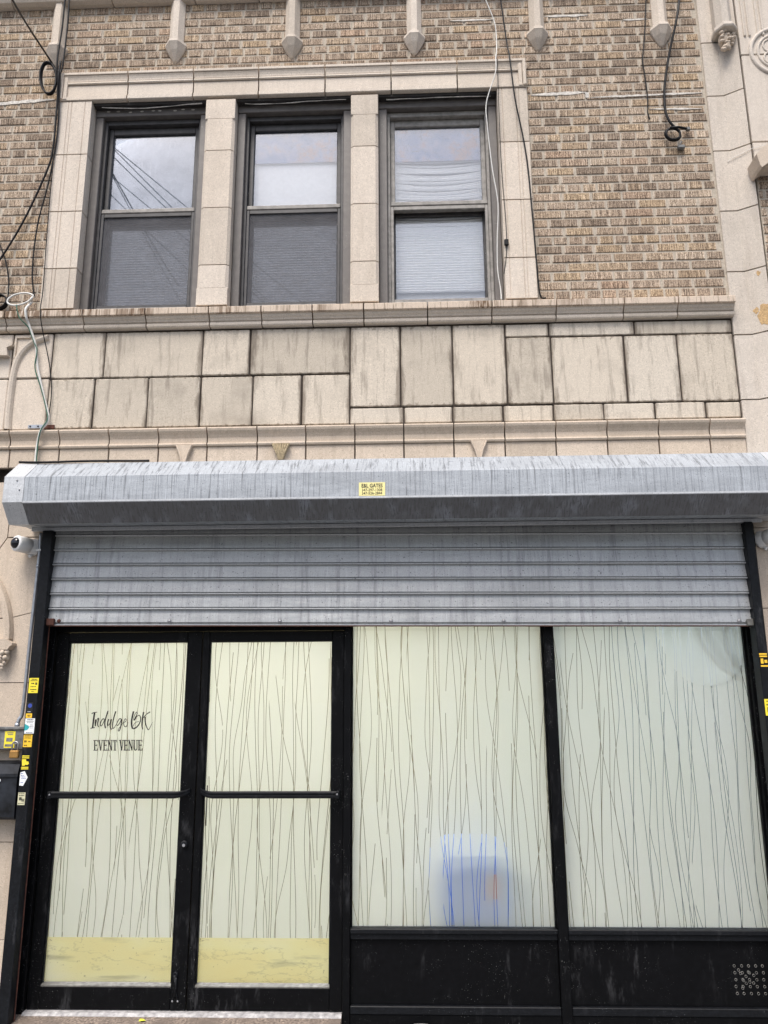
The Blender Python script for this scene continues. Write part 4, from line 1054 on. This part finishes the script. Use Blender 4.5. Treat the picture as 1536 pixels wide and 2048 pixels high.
o, b = sticker(-2.230, -2.169, 1.654, 1.745, WST, [(.06, .11, .2, .85), (.17, .21, .15, .9), (.27, .30, .2, .8), (.42, .45, .55, .85), (.52, .55, .5, .9), (.62, .64, .55, .85), (.92, .96, .2, .85)], gl_, y=-.1010); b.build('sticker_print', INK, gl_)
MB().add([(-2.2298, -.1016, 1.712), (-2.205, -.1016, 1.700), (-2.200, -.1016, 1.690), (-2.212, -.1016, 1.676), (-2.2298, -.1016, 1.672)], [(0, 1, 2, 3, 4)]).build('sticker_print', TEAL, gl_)
o, b = sticker(-2.230, -2.176, 1.574, 1.647, ORG, [(.05, .12, .1, .9), (.18, .22, .1, .85), (.30, .33, .1, .9), (.45, .62, .12, .40), (.50, .60, .6, .85), (.82, .9, .1, .5)], gl_); b.build('sticker_print', INK, gl_)
m = MB()
for z in (1.524, 1.513, 1.4575, 1.4485): m.add([(-2.227, -.1012, z), (-2.183, -.1012, z), (-2.184, -.1012, z-.006), (-2.228, -.1012, z-.006)], [(0, 1, 2, 3)])
m.add([(-2.228, -.1012, 1.502), (-2.202, -.1012, 1.502), (-2.200, -.1012, 1.490), (-2.186, -.1012, 1.488), (-2.182, -.1012, 1.476), (-2.190, -.1012, 1.468), (-2.204, -.1012, 1.470), (-2.208, -.1012, 1.464), (-2.224, -.1012, 1.464)], [tuple(range(9))])
m.build('sticker', YEL, gl_)
pent = [(-2.230, 1.425), (-2.204, 1.432), (-2.182, 1.396), (-2.206, 1.346), (-2.230, 1.349)]
o, b = sticker(-2.228, -2.188, 1.350, 1.428, WST, [(.1, .15, .05, .45), (.25, .29, .1, .6), (.36, .40, .2, .8), (.48, .52, .2, .85), (.78, .82, .1, .5)], gl_, shape=pent); b.build('sticker_print', BLU2, gl_)
o, b = sticker(-2.231, -2.186, 1.236, 1.308, CREAM, [(.05, .09, .1, .9), (.2, .26, .15, .85), (.38, .62, .2, .55), (.5, .72, .55, .9), (.86, .9, .1, .85)], gl_); b.build('sticker_print', INK, gl_)
m = MB()
for z, x0 in ((2.112, 2.300), (2.098, 2.301), (2.040, 2.303)): m.add([(x0, -.1012, z), (2.347, -.1012, z), (2.347, -.1012, z-.009), (x0, -.1012, z-.009)], [(0, 1, 2, 3)])
m.add([(2.306, -.1012, 2.080), (2.322, -.1012, 2.080), (2.322, -.1012, 2.050), (2.306, -.1012, 2.050)], [(0, 1, 2, 3)]); m.add([(2.328, -.1012, 2.072), (2.345, -.1012, 2.072), (2.345, -.1012, 2.054), (2.328, -.1012, 2.054)], [(0, 1, 2, 3)])
m.build('sticker', ORG, gr_)
o, b = sticker(2.301, 2.350, 1.742, 1.839, YEL, [(.1, .16, .2, .8), (.3, .38, .2, .9), (.5, .8, .25, .5)], gr_); b.build('sticker_print', INK, gr_)

# ------------------------------------------------------------------ small fixtures
def dome_camera(root, front, label):
    root = Vector(root); ax = (Vector(front)-root).normalized(); L = (Vector(front)-root).length
    t = thing('security_camera', root, label, 'camera', 'dome cameras beside the shutter')
    MB().lathe([(.0, 0), (.056, 0), (.056, .012), (.053, .015), (.052, .05), (.050, .052), (.050, .056), (.053, .058), (.053, L-.012), (.048, L-.003), (.036, L)], root, ax, 28).build('housing', WPLAST, t, True)
    c = root+ax*(L-.004); n = 8
    MB().lathe([(.0375*math.cos(math.pi/2*i/n), .028*math.sin(math.pi/2*i/n)) for i in range(n+1)], c, ax, 24).build('dome', DOME, t, True)
    m = MB(); a = ax.orthogonal().normalized(); b = ax.cross(a)
    for k in range(3):
        an = k*2.1+.5; m.ball(root+ax*(L-.006)+(a*math.cos(an)+b*math.sin(an))*.046, .003, 6, 5)
    m.build('screw', RUBBER, t)
    m = MB(); m.tube([root+ax*.02+Vector((0, 0, -.05)), root+ax*.04+Vector((0, -.0, -.066))], .012, 8); m.build('cable_boot', WPLAST, t)
dome_camera((-2.325, .010, 2.845), (-2.392, -.130, 2.852), 'white dome security camera beside the conduit pipe')
dome_camera((2.435, .010, 2.838), (2.500, -.125, 2.850), 'white dome security camera beside the plain guide rail')

cp = [(-2.272, -.035, 2.935), (-2.272, -.035, 2.72), (-2.280, -.035, 2.2), (-2.284, -.035, 1.80), (-2.300, -.037, 1.74), (-2.312, -.040, 1.692)]
t = thing('conduit_pipe', (-2.29, -.035, 1.69), 'thin grey metal conduit running down beside the black guide rail', 'pipe')
MB().tube(cp, .0115, 10, 5).build('tube', CONDUIT, t, True)
m = MB(); m.tube([(-2.272, -.035, 2.70), (-2.272, -.035, 2.725)], .0145, 10); m.tube([(-2.310, -.040, 1.690), (-2.306, -.039, 1.715)], .016, 10); m.build('coupling', CONDUIT, t, True)
m = MB(); m.box(-2.292, -2.250, -.048, .012, 2.812, 2.826, .002); m.build('strap', WPLAST, t)

t = thing('lock_box', (-2.36, -.04, 1.556), 'weathered grey metal box with a yellow sticker below the conduit', 'box')
m = MB(); m.box(-2.49, -2.240, -.070, .014, 1.556, 1.690, .006); m.box(-2.495, -2.237, -.082, -.0705, 1.676, 1.696, .004); m.build('case', BOXM, t)
o = MB().box(-2.364, -2.298, -.0725, -.0702, 1.568, 1.667).build('sticker', YEL, t)
b = MB()
for (z0, z1, a0, a1) in ((1.655, 1.660, -2.350, -2.31), (1.645, 1.650, -2.345, -2.312), (1.605, 1.628, -2.352, -2.312), (1.575, 1.590, -2.358, -2.305)): b.add([(a0, -.0730, z0), (a1, -.0730, z0), (a1, -.0730, z1), (a0, -.0730, z1)], [(0, 1, 2, 3)])
b.build('sticker_print', BOXM, t)
t = thing('padlock', (-2.278, -.095, 1.508), 'brass padlock hanging from the grey metal box', 'padlock')
MB().box(-2.308, -2.252, -.110, -.084, 1.508, 1.554, .005).build('body', BRASS, t)
MB().tube([(-2.298, -.097, 1.552)] + [(-2.280+.018*math.cos(math.pi-math.pi*i/8), -.097, 1.588+.018*math.sin(math.pi*i/8)) for i in range(9)] + [(-2.262, -.097, 1.552)], .0048, 8).build('shackle', STEEL, t, True)
MB().box(-2.290, -2.270, -.098, -.0706, 1.590, 1.600, .002).build('staple', STEEL, t)

t = thing('mailbox', (-2.38, -.05, 1.150), 'scuffed black metal mailbox on the stone wall below the grey box', 'mailbox')
m = MB(); m.extr([(.012, 1.150), (-.085, 1.150), (-.098, 1.165), (-.106, 1.42), (-.09, 1.47), (.012, 1.487)], -2.52, -2.246, 0); m.build('body', MAILB, t)
m = MB(); m.extr([(.010, 1.4885), (-.094, 1.472), (-.114, 1.418), (-.114, 1.400), (-.1068, 1.400), (-.1068, 1.419), (-.0905, 1.471), (.010, 1.4873)], -2.525, -2.240, 0); m.build('lid', MAILB, t)
MB().box(-2.50, -2.36, -.120, -.1145, 1.408, 1.416, .002).build('lid_handle', BEAD, t)
MB().box(-2.39, -2.345, -.1095, -.1045, 1.372, 1.386, .001).build('label_card', WST, t)

t = thing('metal_bracket', (-2.36, -.005, 3.672), 'small flat metal strap screwed to the stone beside the white cable', 'bracket')
MB().box(-2.448, -2.335, -.012, -.004, 3.676, 3.703, .002).build('strap_plate', CONDUIT, t)
MB().box(-2.3345, -2.262, -.014, -.004, 3.672, 3.700, .002).build('rusty_end', RUST, t)
m = MB()
for x in (-2.43, -2.375): m.ball((x, -.013, 3.690), .006, 8, 6)
m.build('screw', RUBBER, t)

# ------------------------------------------------------------------ cables on the facade
CAB = {
 'service_drop': ([(-2.10, -1.6, 5.86), (-2.201, -1.2, 6.006), (-2.40, -.62, 6.36), (-2.521, -.07, 6.606), (-2.467, -.055, 6.514)], .0065, RUBBER, 'black service cable slanting from the street to the cable coil'),
 'riser_a': ([(-2.455, -.085, 7.40), (-2.458, -.085, 7.234), (-2.462, -.075, 6.916), (-2.473, -.075, 6.596), (-2.453, -.06, 6.415)], .0065, RUBBER, 'black cable coming down beside the pendant to the coil'),
 'riser_b': ([(-2.424, -.085, 7.40), (-2.426, -.085, 7.233), (-2.419, -.08, 6.914), (-2.428, -.075, 6.571), (-2.448, -.075, 6.437), (-2.446, -.06, 6.282)], .006, RUBBER, 'black cable dropping straight to the corner of the window surround'),
 'bundle_a': ([(-2.444, -.08, 6.60), (-2.446, -.085, 6.46), (-2.449, -.062, 6.286), (-2.446, -.06, 6.11), (-2.449, -.05, 5.893), (-2.472, -.04, 5.724), (-2.581, -.03, 5.392), (-2.685, -.03, 5.129), (-2.80, -.03, 4.90)], .0075, RUBBER, 'black cable curving away left across the bricks below the coil'),
 'bundle_b': ([(-2.436, -.085, 6.52), (-2.436, -.06, 6.281), (-2.430, -.05, 6.105), (-2.434, -.045, 5.889), (-2.467, -.03, 5.593), (-2.518, -.03, 5.223), (-2.520, -.03, 4.861), (-2.486, -.03, 4.656)], .0055, RUBBER, 'thin black cable hanging to the white loop above the sill'),
 'jamb_cable': ([(-2.440, -.062, 6.326), (-2.434, -.045, 6.019), (-2.441, -.045, 5.719), (-2.431, -.045, 5.098), (-2.418, -.05, 4.701), (-2.400, -.094, 4.52), (-2.389, -.06, 4.391), (-2.339, -.02, 4.163), (-2.301, -.02, 3.94), (-2.305, -.02, 3.74)], .0035, RUBBER, 'thin dark cable following the left edge of the window surround'),
 'white_feed': ([(-2.485, -.05, 4.610), (-2.505, -.094, 4.534), (-2.497, -.09, 4.47), (-2.487, -.06, 4.427), (-2.437, -.03, 4.274), (-2.412, -.03, 4.123), (-2.354, -.025, 3.919), (-2.299, -.03, 3.736), (-2.328, -.065, 3.639), (-2.353, -.045, 3.54), (-2.356, -.04, 3.400), (-2.356, -.04, 3.355)], .0085, WCABLE, 'thick white cable snaking over the stone frieze to the shutter hood'),
 'green_feed': ([(-2.578, -.09, 4.568), (-2.547, -.09, 4.471), (-2.491, -.06, 4.409), (-2.452, -.04, 4.309), (-2.421, -.042, 4.24), (-2.423, -.042, 4.109), (-2.370, -.035, 3.96), (-2.321, -.035, 3.812), (-2.299, -.045, 3.729), (-2.322, -.078, 3.639), (-2.343, -.055, 3.54), (-2.343, -.05, 3.355)], .0042, GCABLE, 'thin green cable twisted along the thick white cable'),
 'left_tail': ([(-2.86, -.02, 5.25), (-2.794, -.025, 5.108), (-2.726, -.025, 4.946), (-2.687, -.025, 4.786), (-2.678, -.03, 4.629)], .005, RUBBER, 'black cable hanging down the bricks to the small dark coil'),
 'white_win': ([(.78, -.05, 7.25), (.799, -.05, 7.085), (.868, -.03, 6.862), (.875, -.03, 6.659), (.858, -.078, 6.50), (.850, -.078, 6.372), (.778, -.06, 6.136), (.779, -.05, 5.943), (.804, -.03, 5.608), (.836, -.02, 5.321), (.822, -.01, 5.042), (.817, 0, 4.807), (.832, 0, 4.653), (.831, -.02, 4.562)], .0042, WCABLE, 'white cable hanging loosely over the right window frame'),
 'black_win': ([(.905, -.05, 7.25), (.917, -.05, 7.080), (.951, -.04, 6.678), (.962, -.078, 6.50), (.988, -.07, 6.150), (1.034, -.05, 5.850), (1.059, -.045, 5.599), (1.075, -.043, 5.193), (1.086, -.04, 4.839), (1.100, -.03, 4.589), (1.140, -.03, 4.562)], .0055, RUBBER, 'black cable crossing the right jamb of the window surround'),
 'thin_win': ([(.872, -.072, 6.50), (.869, -.05, 6.162), (.870, -.038, 5.613), (.884, -.038, 5.165), (.880, -.038, 4.928), (.856, -.03, 4.754)], .0028, RUBBER, 'thin dark wire with a small black splice on the right jamb'),
 'thin_r': ([(2.05, -.02, 7.25), (2.029, -.02, 7.064), (1.990, -.014, 6.711), (1.960, -.014, 6.511), (1.965, -.014, 6.392), (1.971, -.014, 6.183), (1.963, -.014, 6.046), (1.973, -.01, 5.99)], .0045, RUBBER, 'thin black wire ending on the bricks right of the windows'),
 'hood_cable': ([(-2.352, -.262, 3.358), (-2.242, -.272, 3.352), (-2.111, -.272, 3.352), (-1.981, -.268, 3.356), (-1.819, -.262, 3.358), (-1.622, -.262, 3.355), (-1.50, -.262, 3.354)], .0075, RUBBER, 'black armoured cable lying along the top of the shutter hood'),
 'pier_wire': ([(2.500, -.014, 5.612), (2.528, -.022, 5.636), (2.600, -.064, 5.650), (2.654, -.088, 5.664), (2.80, -.088, 5.700)], .0022, WCABLE, 'short thin white wire across the stone pier'),
}
for k, (pts, r, mat, lab) in CAB.items():
    tag(MB().tube(pts, r, 7, 6).build('cable', mat, None, True), lab, 'cable', 'cables on the facade')
def coil(c, rx, rz, turns, r, tilt=0, seed=0, yj=.012):
    rr = random.Random(seed); pts = []
    for k in range(turns):
        a_, b_ = rx*(1+rr.uniform(-.12, .06)), rz*(1+rr.uniform(-.08, .05))
        for i in range(20):
            an = 2*math.pi*i/20; x, z = a_*math.cos(an), b_*math.sin(an)
            pts.append((c[0]+x*math.cos(tilt)-z*math.sin(tilt), c[1]-yj*(k+i/20)/turns*2, c[2]+x*math.sin(tilt)+z*math.cos(tilt)))
    return pts
tag(MB().tube(coil((-2.527, -.065, 6.455), .062, .142, 4, .0068, .16, 1), .0068, 7).build('cable_coil', RUBBER, None, True), 'large black cable coil beside the corner of the window surround', 'coil', 'cable coils on the facade')
tag(MB().tube(coil((-2.565, -.06, 4.622), .088, .046, 1, .007, .2, 2)+[(-2.478, -.07, 4.64), (-2.485, -.06, 4.605)], .007, 7).build('cable_coil', WCABLE, None, True), 'white cable loop resting above the sill stones', 'coil', 'cable coils on the facade')
tag(MB().tube(coil((-2.72, -.03, 4.615), .055, .055, 5, .005, .2, 3, .02), .005, 6).build('cable_coil', RUBBER, None, True), 'small dark cable tangle on the sill beside the white loop', 'coil', 'cable coils on the facade')
br = [(2.29, -.03, 7.25), (2.269, -.05, 7.043), (2.218, -.085, 6.804), (2.149, -.045, 6.517), (2.098, -.03, 6.256), (2.085, -.03, 6.063), (2.102, -.035, 5.956), (2.140, -.035, 5.896)]
t = thing('cable_tail', (2.12, -.04, 5.73), 'thick black cable with a looped end on the bricks near the pier', 'cable', 'cables on the facade')
m = MB(); m.tube(br, .009, 7, 6); m.tube(coil((2.121, -.030, 5.838), .056, .050, 3, .007, -.5, 6, .008), .0075, 7); m.tube([(2.10, -.045, 5.886), (2.16, -.048, 5.888), (2.235, -.03, 5.884)], .009, 7)
m.build('sheath', RUBBER, t, True)
m = MB(); m.box(2.222, 2.250, -.040, -.012, 5.872, 5.898, .004); m.box(2.150, 2.200, -.040, -.004, 5.722, 5.752, .006); m.tube([(2.165, -.035, 5.755), (2.178, -.04, 5.775)], .006, 6); m.build('clamp', BOXM, t)
tag(MB().box(.866, .896, -.054, -.034, 4.968, 5.015, .004).build('cable_splice', RUBBER), 'small black splice box on the right window jamb', 'splice')
# wires over the street, mirrored in the upper panes
for k, (a, b) in enumerate((((-13.0, -9, 19.7), (3.2, -9, 5.05)), ((-12.6, -9, 20.1), (2.6, -9, 4.2)), ((-8.5, -9, 17.4), (-1.9, -9, 5.3)), ((-10.0, -9, 16.4), (1.0, -9, 5.35)), ((-13.4, -9.2, 19.6), (3.0, -9.2, 4.85)), ((-8.0, -9, 15.4), (2.9, -9, 4.5)))):
    a, b = Vector(a), Vector(b); pts = [a.lerp(b, i/20)-Vector((0, 0, .5*math.sin(math.pi*i/20)*(.3+.1*k))) for i in range(21)]
    tag(MB().tube(pts, .010, 6).build('overhead_wire', RUBBER), 'black overhead wire above the street, mirrored in the upper windows', 'wire', 'wires over the street')
